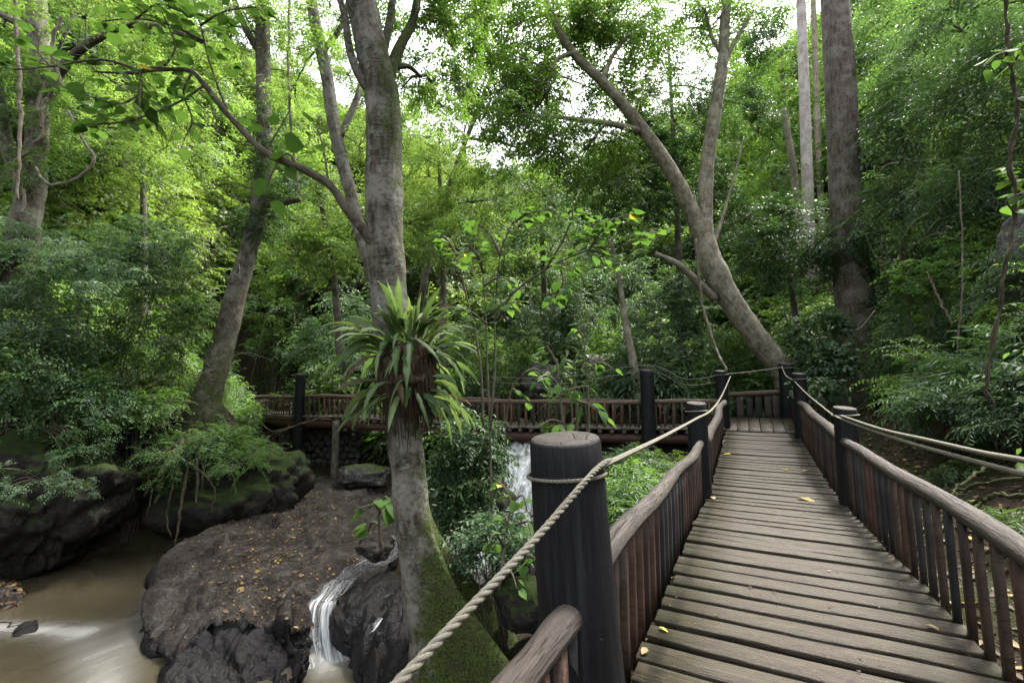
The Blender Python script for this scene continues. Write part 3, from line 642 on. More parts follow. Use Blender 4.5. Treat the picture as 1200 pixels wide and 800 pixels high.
handrail(rr_, [rpt(x, .03 * math.sin(x * 1.5)) for x in (8.55, 9.4, 10.4, 11.3, 12.2, 13.1, 14.0, 14.65)], [.08, .088, .08, .085, .09, .085, .085, .08])
handrail(rr_, [rpt(14.9), rpt(15.6), rpt(16.4), rpt(17.1)], [.085, .085, .08, .08])
s = .9
while s < 17.0:
    if abs(s - 8.45) > .2 and abs(s - 14.75) > .22: baluster(rr_, pos(s, WD + .035, -.14), rpt(s) - UP * .03, DV, rp)
    s += .232
# end railing of the platform ---------------------------------------
er = root('railing', pos(17.3, WD / 2), 'short log railing with five red brown uprights closing the corner platform', 'railing')
ea, eb = PY(846, 463, 15.9), R3t.copy(); eb = PY(914, 459, 15.3)
handrail(er, [ea, ea * .66 + eb * .34 + UP * .01, ea * .33 + eb * .67, eb], [.085, .08, .085, .08], 'log_tan')
eb_me = box_mesh('baluster', 1., .20, .06, M['bal_red'], rp, 3, .006, .008)
for px in (867, 878.5, 889, 900, 909):
    t = (px - 846) / 68; a = ea + (eb - ea) * t; b = a.copy(); b[2] = .45
    put('baluster', eb_me, (a + b) / 2, frame_rot(a - b, np.cross(eb - ea, a - b)), er, (np.linalg.norm(a - b), 1, 1))

# ------------------------------------------------------------------ cross footbridge
NE = catmull([(6.55, 14.0, 0), (4.3, 14.5, 0), (0, 15.75, 0), (-3.5, 17.2, 0), (-7.1, 18.7, 0), (-9.6, 19.9, 0), (-12.3, 22.6, 0), (-15.5, 26.6, 0)], 420)
sL = np.concatenate([[0], np.cumsum(np.linalg.norm(np.diff(NE, axis=0), axis=1))]); TN = nrm(np.gradient(NE, axis=0)); BN = np.stack([TN[:, 1], -TN[:, 0], np.zeros(len(NE))], -1); BN *= np.sign(BN[:, 1:2])
def zb(s): return float(np.interp(s, [0, 2.3, 7, 11, 14.5, 18, 25], [.40, .37, .33, .40, .49, .42, .36]))
def bp(s, w, z=0.):
    i = lambda A: np.array([np.interp(s, sL, A[:, k]) for k in range(3)])
    return i(NE) + i(BN) * w + UP * (zb(s) + z)
def bt(s): return nrm(np.array([np.interp(s, sL, TN[:, k]) for k in range(3)]))
fb = root('footbridge', bp(9, .8, -.2), 'narrow plank footbridge crossing the stream behind the central tree', 'footbridge')
BW = 1.65; END = sL[-1] - .2
fp_me = [box_mesh('plank', BW, .23, .05, M['plank'], rp, 2) for _ in range(4)]
s = .15
while s < END:
    put('plank', fp_me[rp.integers(4)], bp(s, BW / 2, rp.normal(0, .004)), frame_rot(np.cross(bt(s), UP) * -1, UP), fb, (1, 1, 1)); s += .27
jm = tube_arr([(-.9, 0, 0), (.9, 0, 0)], [.075, .07], 9, 4, .1)
j_me = raw_mesh('joist', jm[0], jm[1], (M['log_tan'],), jm[2])
s = .4
while s < END:
    put('joist', j_me, bp(s, BW / 2 - .02, -.135), frame_rot(np.cross(bt(s), UP) * -1, UP), fb); s += .38
ss = np.linspace(.1, END, 40)
for w in (.06, BW - .06): slab_path('beam', [bp(x, w, -.215) for x in ss], .14, .26, M['bal'], fb)
tube('edge_log', [bp(x, -.04, -.03) for x in ss], [.045] * 40, M['trunk_left'], fb, 7, 80, .1)
for px, yb, dd, m_ in ((353, 560, .0, 'trunk_left'), (397, 570, .0, 'trunk_left'), (322, 560, .5, 'trunk_left'), (760, 552, .0, 'trunk_left'), (690, 545, 1.4, 'post')):
    k = np.argmin(np.abs(to_px(NE + UP * .3)[0] - px)); p = NE[k] + BN[k] * dd - BN[k] * .12
    post(fb, p + UP * (zb(sL[k]) - .2), p - UP * 2.9, .14, .15, 'pile', 14, m_, px, False)
def bridge_rail(w, label, gaps, s0, s1, big_posts):
    t = root('railing', bp((s0 + s1) / 2, w), label, 'railing')
    for a, b in gaps:
        xs = np.linspace(a, b, max(4, int((b - a) / .9))); handrail(t, [bp(x, w + .03 * math.sin(x * 2.1 + w), .80 + .02 * math.sin(x * 1.3 + w)) for x in xs], .07 + .008 * np.sin(xs * 3), 'log_tan')
    s = s0 + .15
    while s < s1:
        baluster(t, bp(s, w, -.06), bp(s, w, .77), bt(s), rp, bal_red); s += .262
    for px, hh, rd in big_posts:
        k = np.argmin(np.abs(to_px(NE + BN * w + UP * .8)[0] - px)); p = NE[k] + BN[k] * (w - .1 if w < .5 else w + .1); post(t, p + UP * hh, p - UP * 1.4, rd, rd + .015, seed=px)
    return t
k760 = sL[np.argmin(np.abs(to_px(NE + UP)[0] - 760))]; k353 = sL[np.argmin(np.abs(to_px(NE + UP)[0] - 353))]
bridge_rail(.0, 'near side log railing of the cross footbridge, facing the camera', [(.25, k760 - .1), (k760 + .1, 8.6), (8.55, k353 - .1), (k353 + .1, END)], .1, END, [(760, 2.17, .21), (353, 2.2, .2)])
bridge_rail(BW, 'far side log railing of the cross footbridge, behind the nearer one', [(.9, 6.5), (6.45, 13), (12.9, END)], .9, END, [(676, 1.35, .14)])

# ------------------------------------------------------------------ ropes
def rope(name, pts, rad, label, detail, pitch=.11, loops=()):
    P = np.array(pts, float); L = np.linalg.norm(np.diff(P, axis=0), axis=1).sum(); pieces = []
    if detail:
        n = int(L / pitch * 9); C = catmull(P, n); T = nrm(np.gradient(C, axis=0)); A = nrm(np.cross(T, UP)); B = np.cross(T, A); l = np.linspace(0, L, n) / pitch * 2 * math.pi
        for k in range(3):
            Q = C + (A * np.cos(l + k * 2.0944)[:, None] + B * np.sin(l + k * 2.0944)[:, None]) * rad * .5
            pieces.append(tube_arr(Q, np.full(n, rad * .56), 6, n, 0, 1, True))
    else: pieces.append(tube_arr(P, np.full(len(P), rad), 7, len(P) * 8))
    for c, ax, r_, tilt in loops:
        t = np.linspace(0, 2 * math.pi, 41); ring = np.stack([np.cos(t) * r_, np.sin(t) * r_, np.cos(t + .6) * tilt], -1) + c
        if detail:
            n = 260; t = np.linspace(0, 2 * math.pi, n); rc = np.stack([np.cos(t) * r_, np.sin(t) * r_, np.cos(t + .6) * tilt], -1) + c; T = nrm(np.gradient(rc, axis=0)); A = nrm(np.cross(T, UP)); B = np.cross(T, A); l = t * r_ / (pitch * .6) * 2
            for k in range(3):
                Q = rc + (A * np.cos(l * 3.14 + k * 2.0944)[:, None] + B * np.sin(l * 3.14 + k * 2.0944)[:, None]) * rad * .32; pieces.append(tube_arr(Q, np.full(n, rad * .36), 5, n))
        else: pieces.append(tube_arr(ring, np.full(41, rad * .8), 6, 41))
    V, Pp, uv = join(pieces); return mk(name, V, Pp, M['rope'], loc=P[0], uv=uv, label=label, cat='rope')
pa, pb = PY(467, 799, 1.08), PY(700, 549, 2.03)
nearloop = PY(664, 556, 2.19)
L2r = PY(834, 480, 7.2); L3r = PY(856, 441, 13.75)
rope('rope', [pa + (pa - pb) * .5 - UP * .0, pa, pa * .5 + pb * .5 - UP * .012, pb, pb + (PY(722, 538, 2.45) - pb)], .0135, 'thick twisted rope rising from the lower left corner to the thick near post', True, .10, [(nearloop, UP, .181, .012)])
rope('rope', [PY(703, 547, 2.08), PY(735, 532, 2.6), PY(780, 510, 3.9), PY(815, 491, 5.7), L2r, PY(846, 463, 10.2), L3r], .0155, 'pale rope from the thick near post past the second left post to its corner post', False, .11, [(L2t - UP * .12, UP, .165, .01), (L3t - UP * .12, UP, .2, .01)])
rq = lambda px, py: (lambda d: CV + d * (((pos(0, WD - .06) - CV) @ RV) / (d @ RV)))(ray(px, py))
rope('rope', [PY(916, 429, 14.9), PY(921, 440, 14.2), rq(930, 446), rq(945, 461), rq(962, 475), rq(978, 487), rq(1010, 500), rq(1060, 517), rq(1130, 537), rq(1205, 557), rq(1330, 590)], .0155, 'lower of the two pale ropes sweeping down along the right railing', False, .1, [(R3t - UP * .15, UP, .25, .01), (R2t - UP * .15, UP, .19, .01)])
rope('rope', [rq(986, 487), rq(1030, 502), rq(1090, 516), rq(1150, 530), rq(1205, 540), rq(1330, 565)], .0155, 'upper of the two pale ropes, starting at the right middle post', False, .1, [(R1t - UP * .1, UP, .167, .01)])
rope('rope', [L3t - UP * .1 + DV * .2, (L3t + R3t) / 2 - UP * .13, R3t - UP * .1], .016, 'thin rope strung level between the two posts of the corner platform', False)
for dz, lab in ((.14, 'upper thin line strung from the far left corner post across the footbridge'), (.33, 'lower thin line strung from the far left corner post across the footbridge')):
    rope('rope', [L3t - UP * dz, bp(1.2, 0, 1.66 - dz), bp(k760, -.1, 2.1 - dz), bp(5, 0, 1.75 - dz), bp(7.6, -.1, 1.8 - dz)], .011, lab, False)

# ------------------------------------------------------------------ rocks
def fbm(p, o=4):
    a, f, t = 1., 1., 0.
    for _ in range(o): t += a * noise.noise(Vector(p) * f); a *= .5; f *= 2.05
    return t
def cells(p, sc, seed):
    q = Vector(p) * sc + Vector((seed, seed * .7, 0)); q += .35 * noise.noise_vector(q * .8)
    d, pts = noise.voronoi(q); c = noise.cell_vector(pts[0] * 7.3 + Vector((.5, .5, .5)))
    return c[0] - .5, max(0., 1 - (d[1] - d[0]) / .12), (q - pts[0]).dot(c - Vector((.5, .5, .5)))
def slab_rock(name, outline, label, mat, zc, depth=1.2, amp=.1, seed=0., pits=(), wetf=None, na=260, under=.12, cat='rock'):
    O = np.array([PZ(*o) for o in outline]); n = len(O); Q = catmull(np.vstack([O[-1:], O, O[:2]]), (n + 2) * 24)[24:-24]
    c = O.mean(0); ang = np.unwrap(np.arctan2(Q[:, 1] - c[1], Q[:, 0] - c[0])); o_ = np.argsort(ang); Q = Q[np.linspace(0, len(Q) - 1, na + 1).astype(int)][:-1]
    if ang[-1] < ang[0]: Q = Q[::-1]
    rings = []
    for t in np.linspace(.02, 1, 70) ** .8:
        R_ = c + (Q - c) * t; R_[:, 2] = c[2] * 0 + zc * (1 - t ** 1.6) + Q[:, 2] * t ** 1.6 - .10 * max(0, (t - .93) / .07) ** 2; rings.append((R_, 0))
    for k in range(1, 17):
        u = k / 16; R_ = c + (Q - c) * (1 + .035 * math.sin(u * 3.1) - under * u ** 1.4); R_[:, 2] = Q[:, 2] - .10 - depth * u; rings.append((R_, u))
    V = []; Wt = []
    for R_, u in rings:
        for p in R_:
            e = amp * fbm(p * .8 + seed, 5) + .035 * abs(noise.noise(Vector(p * 3.1 + seed)))
            q = p.copy()
            if u == 0:
                rg = max(0., min(1., (9.6 - p[1]) / 2.2)); st_ = noise.noise(Vector((p[0] * .9 + seed, p[1] * .55 - p[0] * .3, 2.))) * 2.2
                ter = math.floor(st_ * 3) / 3 + .5 * (max(0, (st_ * 3) % 1 - .72) / .28) / 3
                cv_, ck, tl = cells((p[0], p[1] * .7, 0), .95, seed); cv2, ck2, tl2 = cells((p[0], p[1], 0), 2.3, seed + 3)
                q[2] += (.14 + .26 * rg) * cv_ + .22 * tl + (.03 + .09 * rg) * cv2 + .07 * tl2 - .08 * ck * (.5 + rg) - .025 * ck2
                q[2] += .5 * e + .03 * fbm(p * 5 + seed, 3) + .10 * ter * (.4 + rg) - rg * (.24 * (1 - min(1, abs(noise.noise(Vector((p[0] * 1.3 + seed, p[1] * .8, 0))) * 3.2))) ** 2 + .08 * abs(fbm(p * 3.3, 3)))
                for (px, py, pz), rad, dp in pits:
                    b = PZ(px, py, pz); q[2] -= dp * math.exp(-(((p[0] - b[0]) ** 2 + (p[1] - b[1]) ** 2) / rad ** 2) ** 2)
            else:
                dr = (p - c) * [1, 1, 0]; dr /= np.linalg.norm(dr) + 1e-6
                lay = .05 * abs(fbm(p * 4.5 + seed, 3)) + .13 * noise.noise(Vector((p[0] * .5, p[1] * .5, p[2] * 5 + seed))) + .16 * fbm(p * 1.7 + seed, 4)
                cv_, ck, tl = cells((p[0], p[1], p[2] * 1.4), 1.5, seed); cv2, ck2, tl2 = cells(p, 3.4, seed)
                q += dr * (lay * .6 + .22 * cv_ + .2 * tl - .07 * ck + .08 * cv2 + .08 * tl2)
                q[2] += e * (1 - u)
            V.append(q); Wt.append(wetf(q, u) if wetf else (.8 if u > 0 else .2))
    V = np.array(V); m = len(rings); ii = np.arange(m * na).reshape(m, na); jj = np.roll(ii, -1, 1)
    qd = np.stack([ii[:-1], ii[1:], jj[1:], jj[:-1]], -1).reshape(-1, 4); V = np.vstack([V, [c[0], c[1], V[:na, 2].mean()]])
    t = np.stack([np.full(na, m * na), ii[0], jj[0]], -1)
    return mk(name, V, [qd, t], mat, loc=c, attrs={'wet': np.r_[Wt, .2]}, label=label, cat=cat)
slab_rock('flat_rock', [(398, 556, -1.95), (345, 566, -1.9), (268, 606, -1.85), (215, 632, -1.85), (183, 662, -1.95), (166, 702, -2.3), (180, 738, -2.42), (212, 752, -2.36), (236, 728, -2.22), (275, 716, -2.2), (320, 722, -2.24), (350, 730, -2.3), (366, 716, -2.3), (405, 690, -2.28), (452, 655, -2.3), (470, 610, -2.2), (466, 566, -2.1)],
     'broad flat grey rock strewn with yellow leaves in the middle of the stream', M['rock_wet'], -1.9, 1.3, .10, 3.,
     pits=(((448, 650, -2.2), .42, .3), ((424, 664, -2.2), .42, .3), ((402, 680, -2.2), .4, .3), ((384, 697, -2.2), .34, .25), ((318, 590, -1.85), .3, .12)), wetf=lambda q, u: np.clip((8.6 - q[1]) / 1.8, -.35, .9) if u == 0 else np.clip(.75 + (9.5 - q[1]) / 4, .3, 1.2))
slab_rock('rock_ledge', [(190, 806, -2.62), (206, 770, -2.52), (238, 738, -2.42), (285, 722, -2.38), (338, 735, -2.4), (362, 752, -2.46), (346, 775, -2.56), (322, 800, -2.62), (290, 838, -2.68), (230, 846, -2.68)],
     'low dark sculpted ledge with a water hollow in front of the broad flat rock', M['rock_wet'], -2.3, .9, .12, 27., pits=(((268, 766, -2.5), .34, .14), ((300, 748, -2.45), .2, .12), ((320, 778, -2.5), .16, .14)), wetf=lambda q, u: .95, na=170)
slab_rock('wet_rock', [(404, 690, -2.25), (448, 668, -2.2), (486, 680, -2.1), (500, 740, -2.1), (480, 800, -2.35), (446, 830, -2.6), (420, 790, -2.6), (410, 740, -2.4), (388, 716, -2.3)],
     'dark glossy wet rock between the small waterfall and the mossy tree', M['rock_wet'], -2.06, 1.2, .12, 9., wetf=lambda q, u: .95, na=110)
slab_rock('wet_rock', [(-30, 722, -2.66), (20, 716, -2.62), (44, 722, -2.66), (40, 738, -2.72), (0, 742, -2.72), (-40, 738, -2.72)], 'low dark rock breaking the brown pool at the left edge', M['rock_wet'], -2.58, .5, .06, 12., wetf=lambda q, u: .75, na=60)
slab_rock('leaf_covered_rock', [(-30, 690, -2.68), (10, 684, -2.64), (27, 692, -2.66), (20, 706, -2.7), (-30, 708, -2.7)], 'small brown rock heaped with fallen leaves in the pool at the left edge', M['rock_wet'], -2.52, .5, .06, 15., wetf=lambda q, u: .1, na=60)
def boulder(name, c, rad, label, mat, seed=0., amp=.28, sub=5, flat=None, cut=0., cat='boulder', parent=None, reg=True):
    import bmesh
    bm = bmesh.new(); bmesh.ops.create_icosphere(bm, subdivisions=sub, radius=1)
    V = np.array([v.co[:] for v in bm.verts]); Fc = np.array([[v.index for v in f.verts] for f in bm.faces]); bm.free()
    rad = np.array(rad, float); out = []
    for v in V:
        p = v.copy(); s = np.sign(p) * np.abs(p) ** .8; k = 1 + amp * fbm(v * 1.3 + seed, 5) + .5 * amp * (abs(noise.noise(Vector(v * 2.4 + seed + 5))) - .3)
        cv_, ck, tl = cells(v, 1.25, seed); cv2, ck2, tl2 = cells(v, 3., seed + 2); k += amp * (.45 * cv_ + .45 * tl - .14 * ck + .16 * cv2 + .2 * tl2)
        q = s * k * rad
        if cut and q[2] < 0: q[:2] *= 1 - cut * min(1, -q[2] / rad[2]) ** 1.2
        out.append(q + c)
    return mk(name, np.array(out), [Fc], mat, loc=np.array(c, float), label=label, cat=cat) if parent is None else mk(name, np.array(out), [Fc], mat, parent, loc=np.array(c, float))
b1 = PY(48, 600, 11.0); boulder('boulder', b1 + [-.55, .5, -.05], (1.85, 1.4, 1.55), 'mossy overhanging boulder beside the dark hollow at the left edge', M['rock_moss'], 4., .3, 6, cut=.5)
b2 = PY(245, 580, 13.4); boulder('boulder', b2 + [.2, .6, -.4], (2.1, 1.5, 1.6), 'mossy boulder with hanging roots under the leaning tree', M['rock_moss'], 8., .3, 6, cut=.55)
b3 = PY(120, 520, 14.2); boulder('boulder', b3 + [0, .1, .1], (2.8, 1.6, .8), 'dark rock roof above the hollow between the two mossy boulders', M['rock_moss'], 21., .25, 5, cut=.2)
boulder('boulder', PY(-75, 590, 10.6), (1.3, 1.2, 1.5), 'dark rock wall cut off by the left edge of the view', M['rock_moss'], 31., .3, 5)
boulder('boulder', PY(640, 448, 20.5), (1.2, .9, .85), 'pale green mossy boulder behind the footbridge beside the fallen log', M['rock_grey'], 14., .2, 5)
boulder('boulder', PY(602, 652, 7.2), (.34, .3, .42), 'upper small mossy boulder between the tree buttress and the near post', M['rock_moss'], 40., .25, 4)
boulder('boulder', PY(612, 708, 6.3), (.36, .3, .3), 'lower small mossy boulder right of the tree buttress', M['rock_moss'], 44., .25, 4)
boulder('boulder', PY(668, 610, 8.6), (.6, .5, .4), 'mossy boulder hidden behind the thick near post', M['rock_moss'], 47., .25, 4)
boulder('boulder', PY(566, 590, 9.4), (.55, .5, .5), 'dark mossy boulder at the edge of the rapids behind the tree', M['rock_moss'], 50., .3, 4)
boulder('boulder', PY(1196, 390, 9.6) + [.7, 0, 0], (1.0, 1.2, 2.6), 'tall grey rock face standing at the right edge behind the vine', M['rock_grey'], 55., .22, 5)
boulder('boulder', PY(440, 640, 10.2), (.35, .45, .22), 'small rock wet by the channel beside the tree trunk', M['rock_wet'], 60., .3, 4)
boulder('boulder', PY(425, 555, 17.0), (.9, .6, .35), 'low brown rock below the footbridge beside the flat rock', M['rock_grey'], 63., .3, 4)
# stone abutments, one stone per object
st_me = []
for k in range(5):
    t_ = boulder('stone', (0, 0, 0), (.5, .42, .5), None, M['rock_grey'], 70. + k * 3, .25, 2, cat=None); me = t_.data; bpy.data.objects.remove(t_); st_me.append(me)
def stone_wall(p0, p1, h, label, cell=.34):
    r = np.random.default_rng(11); t = root('stone_abutment', (np.array(p0) + p1) / 2, label, 'stone wall'); L = np.linalg.norm(np.array(p1) - p0); nx = int(L / cell); dirx = (np.array(p1) - p0) / L
    for j in range(int(h / (cell * .8))):
        for i in range(nx):
            p = np.array(p0) + dirx * ((i + .5 * (j % 2) + r.uniform(-.15, .15)) * cell) + UP * (j * cell * .8 + r.uniform(-.04, .04)) + np.array([0, r.uniform(-.06, .06), 0])
            q = Matrix.Rotation(r.uniform(0, 6), 3, 'Z').to_quaternion() @ Matrix.Rotation(r.uniform(-.4, .4), 3, 'X').to_quaternion(); k = cell * r.uniform(.95, 1.2)
            put('stone', st_me[r.integers(5)], p, q, t, (k, k, k * .85))
wl_ = PY(330, 560, 21.0); wr_ = PY(425, 560, 20.6); wl_[2] = wr_[2] = -2.2; stone_wall(wl_, wr_, 2.3, 'rough stone abutment under the left end of the footbridge')
wl_ = PY(770, 560, 15.4); wr_ = PY(850, 560, 14.6); wl_[2] = wr_[2] = -1.2; stone_wall(wl_, wr_, 1.5, 'rough stone abutment under the right end of the footbridge')
# small falls
ribbon('channel', [PZ(474, 628, -2.2), PZ(448, 650, -2.29), PZ(424, 664, -2.31), PZ(402, 680, -2.31), PZ(386, 695, -2.31), PZ(378, 705, -2.32)], [.8, .9, .8, .7, .6, .5], 15, M['fall'], [.2, .3, .35, .4, .5, .9], 'shallow water sliding across the flat rock towards the small waterfall', .03)
ribbon('waterfall', [PZ(380, 703, -2.28), PZ(376, 711, -2.34), PZ(374, 730, -2.55), PZ(375, 758, -2.82), PZ(380, 782, -2.9)], [.5, .58, .66, .74, .85], 21, M['fall'], [.8, 1, 1, 1, .8], 'small white waterfall slipping off the flat rock')
ribbon('waterfall', [PZ(446, 722, -2.16), PZ(437, 738, -2.3), PZ(430, 765, -2.7), PZ(427, 800, -2.95)], [.12, .16, .2, .3], 9, M['fall'], [.6, 1, 1, .6], 'thin white trickle over the dark wet rock')
water_grid('lower_pool', -4.6, -1.4, 4.2, 8.8, 60, 80, lambda X, Y: -2.875 + .02 * np.sin(X * 5) * np.sin(Y * 4), lambda X, Y: 1.0 * np.exp(-(np.hypot(X - PZ(388, 772, -2.9)[0], Y - PZ(388, 772, -2.9)[1]) / .5) ** 2) + .25 * np.exp(-(np.hypot(X + 3, Y - 5.6) / .8) ** 2), 'brown lower pool below the small waterfall')

# ------------------------------------------------------------------ trees
def moss_attr(f):
    return lambda V: {'moss': np.clip(f(V), 0, 1)}
TWIGS = M['twig']
def crown_for(parent, blobs, kind, scale, leaf, r, limb_pts=None, mat=None, hi=False, name='crown', keep=1., low=-.6):
    Cs, Os, tw = [], [], []
    for px, py, Y, rx, ry, n in blobs:
        c = PY(px, py, Y); k = Y / F; C, o = blob_points(c, (rx * k, rx * k * .9, ry * k), n, r, low); Cs.append(C); Os.append(o)
        if limb_pts is not None:
            i = np.argmin(np.linalg.norm(limb_pts - c, axis=1)); a = limb_pts[i]; L = np.linalg.norm(c - a)
            if L > .3: tw.append(tube_arr([a, a * .6 + c * .4 + UP * .08 * L, c], [.012 * L + .012, .008 * L + .01, .008], 6, 9, .1))
            for q in C[:: max(1, len(C) // 9)]: tw.append(tube_arr([c * .8 + a * .2, (c + q) / 2 + UP * .05 * L, q], [.016 * k * 30, .011 * k * 30, .005], 4, 6))
    V, Fq, T = crown_arr(np.vstack(Cs), np.vstack(Os), kind, scale, r, hi, keep)
    mk(name, V, [Fq], M[leaf], parent, attrs={'tint': T}, smooth=True)
    if tw: V, P, uv = join(tw); mk('twigs', V, P, mat or TWIGS, parent, uv=uv)
def tree(label, trunk, mat, limbs=(), blobs=(), kind=0, scale=1., leaf='leaf_mid', seed=1, moss=None, lobes=None, rough=.08, cat='tree', group=None, sides=20, name='tree', hi=False, keep=1., low=-.6):
    r = np.random.default_rng(seed); P, R = pxpath(trunk); t = root(name, P[0], label, cat, group); mf = moss_attr(moss or (lambda V: np.full(len(V), .15)))
    tube('trunk', P, R, M[mat], t, sides, len(P) * 7, rough, 2.2, lobes, mf, seed=seed); pts = [catmull(P, 40)]
    for l in limbs:
        p, rr = pxpath(l); tube('limb', p, rr, M[mat], t, 10, len(p) * 5, .1, 3., None, mf, seed=seed + 1); pts.append(catmull(p, 16))
    if blobs: crown_for(t, blobs, kind, scale, leaf, r, np.vstack(pts), M[mat] if mat != 'trunk_big' else TWIGS, hi, keep=keep, low=low)
    return t
# 1 central tree
zb_ = PY(530, 800, 6.2)[2]
def butt(C, dirs):
    a = np.arctan2(dirs[..., 1], dirs[..., 0]); z = C[:, 2][:, None]; m = np.ones(a.shape)
    for ang, am, z0, w in ((-.42, 1.45, .0, .24), (.5, 1.7, .1, .22), (-1.5, .45, -1.2, .35), (-2.6, .5, -1.2, .35), (2.6, .8, -.8, .35), (1.6, .8, -.8, .3)):
        dlt = np.angle(np.exp(1j * (a - ang))); m = m + am * np.clip((z0 - z) / 1.4, 0, 2) ** 1.4 * (np.exp(-(dlt / w) ** 2) + .35 * np.exp(-(dlt / (w * 2.4)) ** 2))
    return np.minimum(m, 4.2)
def tmoss(V):
    ax = np.interp(V[:, 2], [-3, 0, 2, 6], [-1.0, -1.36, -1.62, -1.9]); side = (V[:, 0] - ax) * 1.5
    return np.clip(.95 - (V[:, 2] + 2.5) / 3.2, .12, .9) * .7 + np.clip(side, -.35, .45) + .25 * np.clip((V[:, 2] - 4) / 1.5, 0, 1)
t1 = tree('leaning grey tree in the centre with mossy buttressed foot, carrying the large fern',
     [(524, 840, 6.2, 48.6), (511, 770, 6.2, 45.0), (497, 700, 6.2, 41.4), (485, 620, 6.2, 38.7), (477, 540, 6.2, 38.7), (466, 430, 6.2, 41.4), (455, 340, 6.15, 45.0), (451, 260, 6.1, 42.3), (450, 190, 6.1, 44.1), (449, 130, 6.05, 42.3), (441, 80, 6.0, 39.6), (428, 25, 6.0, 38.7), (416, -30, 6.0, 36.9), (404, -110, 5.95, 32.4), (396, -260, 5.9, 25.2), (390, -480, 5.9, 12.6)],
     'trunk_main', limbs=[[(455, 90, 6.05, 16), (470, 52, 6.2, 12), (484, 24, 6.4, 11), (492, -20, 6.6, 9)], [(448, 60, 6.0, 12), (457, 25, 6.1, 10), (463, -25, 6.2, 9)], [(440, 112, 6.0, 13), (424, 95, 5.9, 11), (410, 60, 5.8, 10), (402, 10, 5.7, 8), (380, -30, 5.6, 7)], [(458, 80, 6.05, 9), (478, 78, 6.3, 6), (493, 90, 6.5, 4)], [(447, 305, 6.1, 12), (430, 278, 5.95, 10), (420, 262, 5.8, 9)]],
     blobs=[(485, 12, 6.6, 50, 34, 26), (530, 40, 7.2, 42, 34, 24), (470, 105, 7.4, 38, 34, 16), (505, 95, 7.2, 46, 30, 26), (395, 25, 6.2, 40, 36, 12), (545, 5, 7.0, 40, 30, 22), (380, -420, 6, 170, 60, 90), (620, -560, 5, 190, 70, 90), (200, -480, 6, 150, 60, 70), (480, -900, 3.6, 330, 90, 90), (800, -620, 5, 190, 70, 90)], kind=0, scale=.62, leaf='leaf_mid', seed=21, moss=tmoss, lobes=butt, rough=.1, sides=110, name='mossy_tree', hi=True)  # blobs far above the view are added canopy that shades deck and water
crown_for(t1, [(300, -500, 6, 230, 60, 60), (620, -520, 5.5, 230, 60, 70), (900, -480, 6.5, 230, 60, 60), (500, -1100, 3.2, 430, 80, 70), (1000, -900, 4, 330, 80, 60)], 1, 2.0, 'leaf_mid', np.random.default_rng(8), name='shade_crown')  # unseen overhead leaves added to dim the boardwalk and foreground
# individual broad leaves
def heart_leaf(name, mat, w, sd):
    r = np.random.default_rng(sd); t = np.array([0, .08, .3, .55, .8, 1.]); hw = np.array([.04, .34, .5, .42, .2, .0]) * w; V = []
    for x, h in zip(t, hw):
        dz = -.22 * x * x + .02 * r.normal(); V += [(x - (.06 if x < .1 and x > 0 else 0), h, dz + .10 * h - .02), (x, 0, dz), (x - (.06 if x < .1 and x > 0 else 0), -h, dz + .10 * h - .02)]
    q = [(i * 3 + j, (i + 1) * 3 + j, (i + 1) * 3 + j + 1, i * 3 + j + 1) for i in range(5) for j in range(2)]
    return raw_mesh(name, V, [np.array(q)[:, ::-1]], (M[mat],), attrs={'tint': np.full(len(V), r.uniform(.1, .9))})
HL = [heart_leaf('leaf', 'leaf_big', .78 + .04 * k, k) for k in range(8)]; HY = heart_leaf('leaf', 'leaf_yellow', .86, 9)
LL = [heart_leaf('leaf', 'leaf_big', .42, 20 + k) for k in range(4)]
def leafy_twigs(parent, twigs, size, r, spacing, meshes=HL, jitter=.16, wpx=3., yj=.2, mat=None, yellow=.008, name='twig', tilt=.35, droop=.35):
    allp = []
    for tw in twigs:
        dy = r.normal(0, yj); P = np.array([PY(a, b, c + dy * (i / (len(tw) - 1))) for i, (a, b, c) in enumerate(tw)]); n = max(6, len(P) * 4); C = catmull(P, n)
        allp.append(tube_arr(P, np.linspace(wpx, wpx * .45, len(P)) / 2 * tw[0][2] / F, 6, n, .1)); L = np.linalg.norm(np.diff(C, axis=0), axis=1).sum(); k = max(3, int(L / spacing))
        for i in range(k):
            t = (i + r.uniform(.3, 1.)) / k; a = C[min(n - 1, int(t * (n - 1)))]; dd = C[min(n - 1, int(t * (n - 1)) + 1)] - C[max(0, int(t * (n - 1)) - 1)]; dd = dd / (np.linalg.norm(dd) + 1e-9)
            az = r.uniform(0, 6.28); d = dd * .4 + np.array([math.cos(az), math.sin(az), r.uniform(-droop - .35, .15)]); d /= np.linalg.norm(d)
            b = a + d * r.uniform(.2, 1.) * jitter; s = size * r.uniform(.6, 1.15)
            allp.append(tube_arr([a, (a + b) / 2 + UP * .01, b], [.0035, .003, .0025], 3, 3))
            me = HY if r.random() < yellow else meshes[r.integers(len(meshes))]
            put('leaf', me, b, frame_rot(d - UP * .15, np.array([r.normal(0, tilt), r.normal(0, tilt), 1])), parent, (s, s, s))
    V, P, uv = join(allp); mk(name, V, P, mat or TWIGS, parent, uv=uv)
rl = np.random.default_rng(5)
P_, R_ = pxpath([(448, 300, 6.0, 13), (428, 272, 5.9, 12), (405, 243, 5.8, 11), (385, 216, 5.7, 10), (350, 196, 5.6, 9), (310, 178, 5.5, 8.5), (268, 135, 5.4, 7.5), (240, 100, 5.3, 6.5), (222, 83, 5.25, 5), (190, 82, 5.2, 4), (150, 86, 5.1, 3), (110, 84, 5.0, 2.5)])
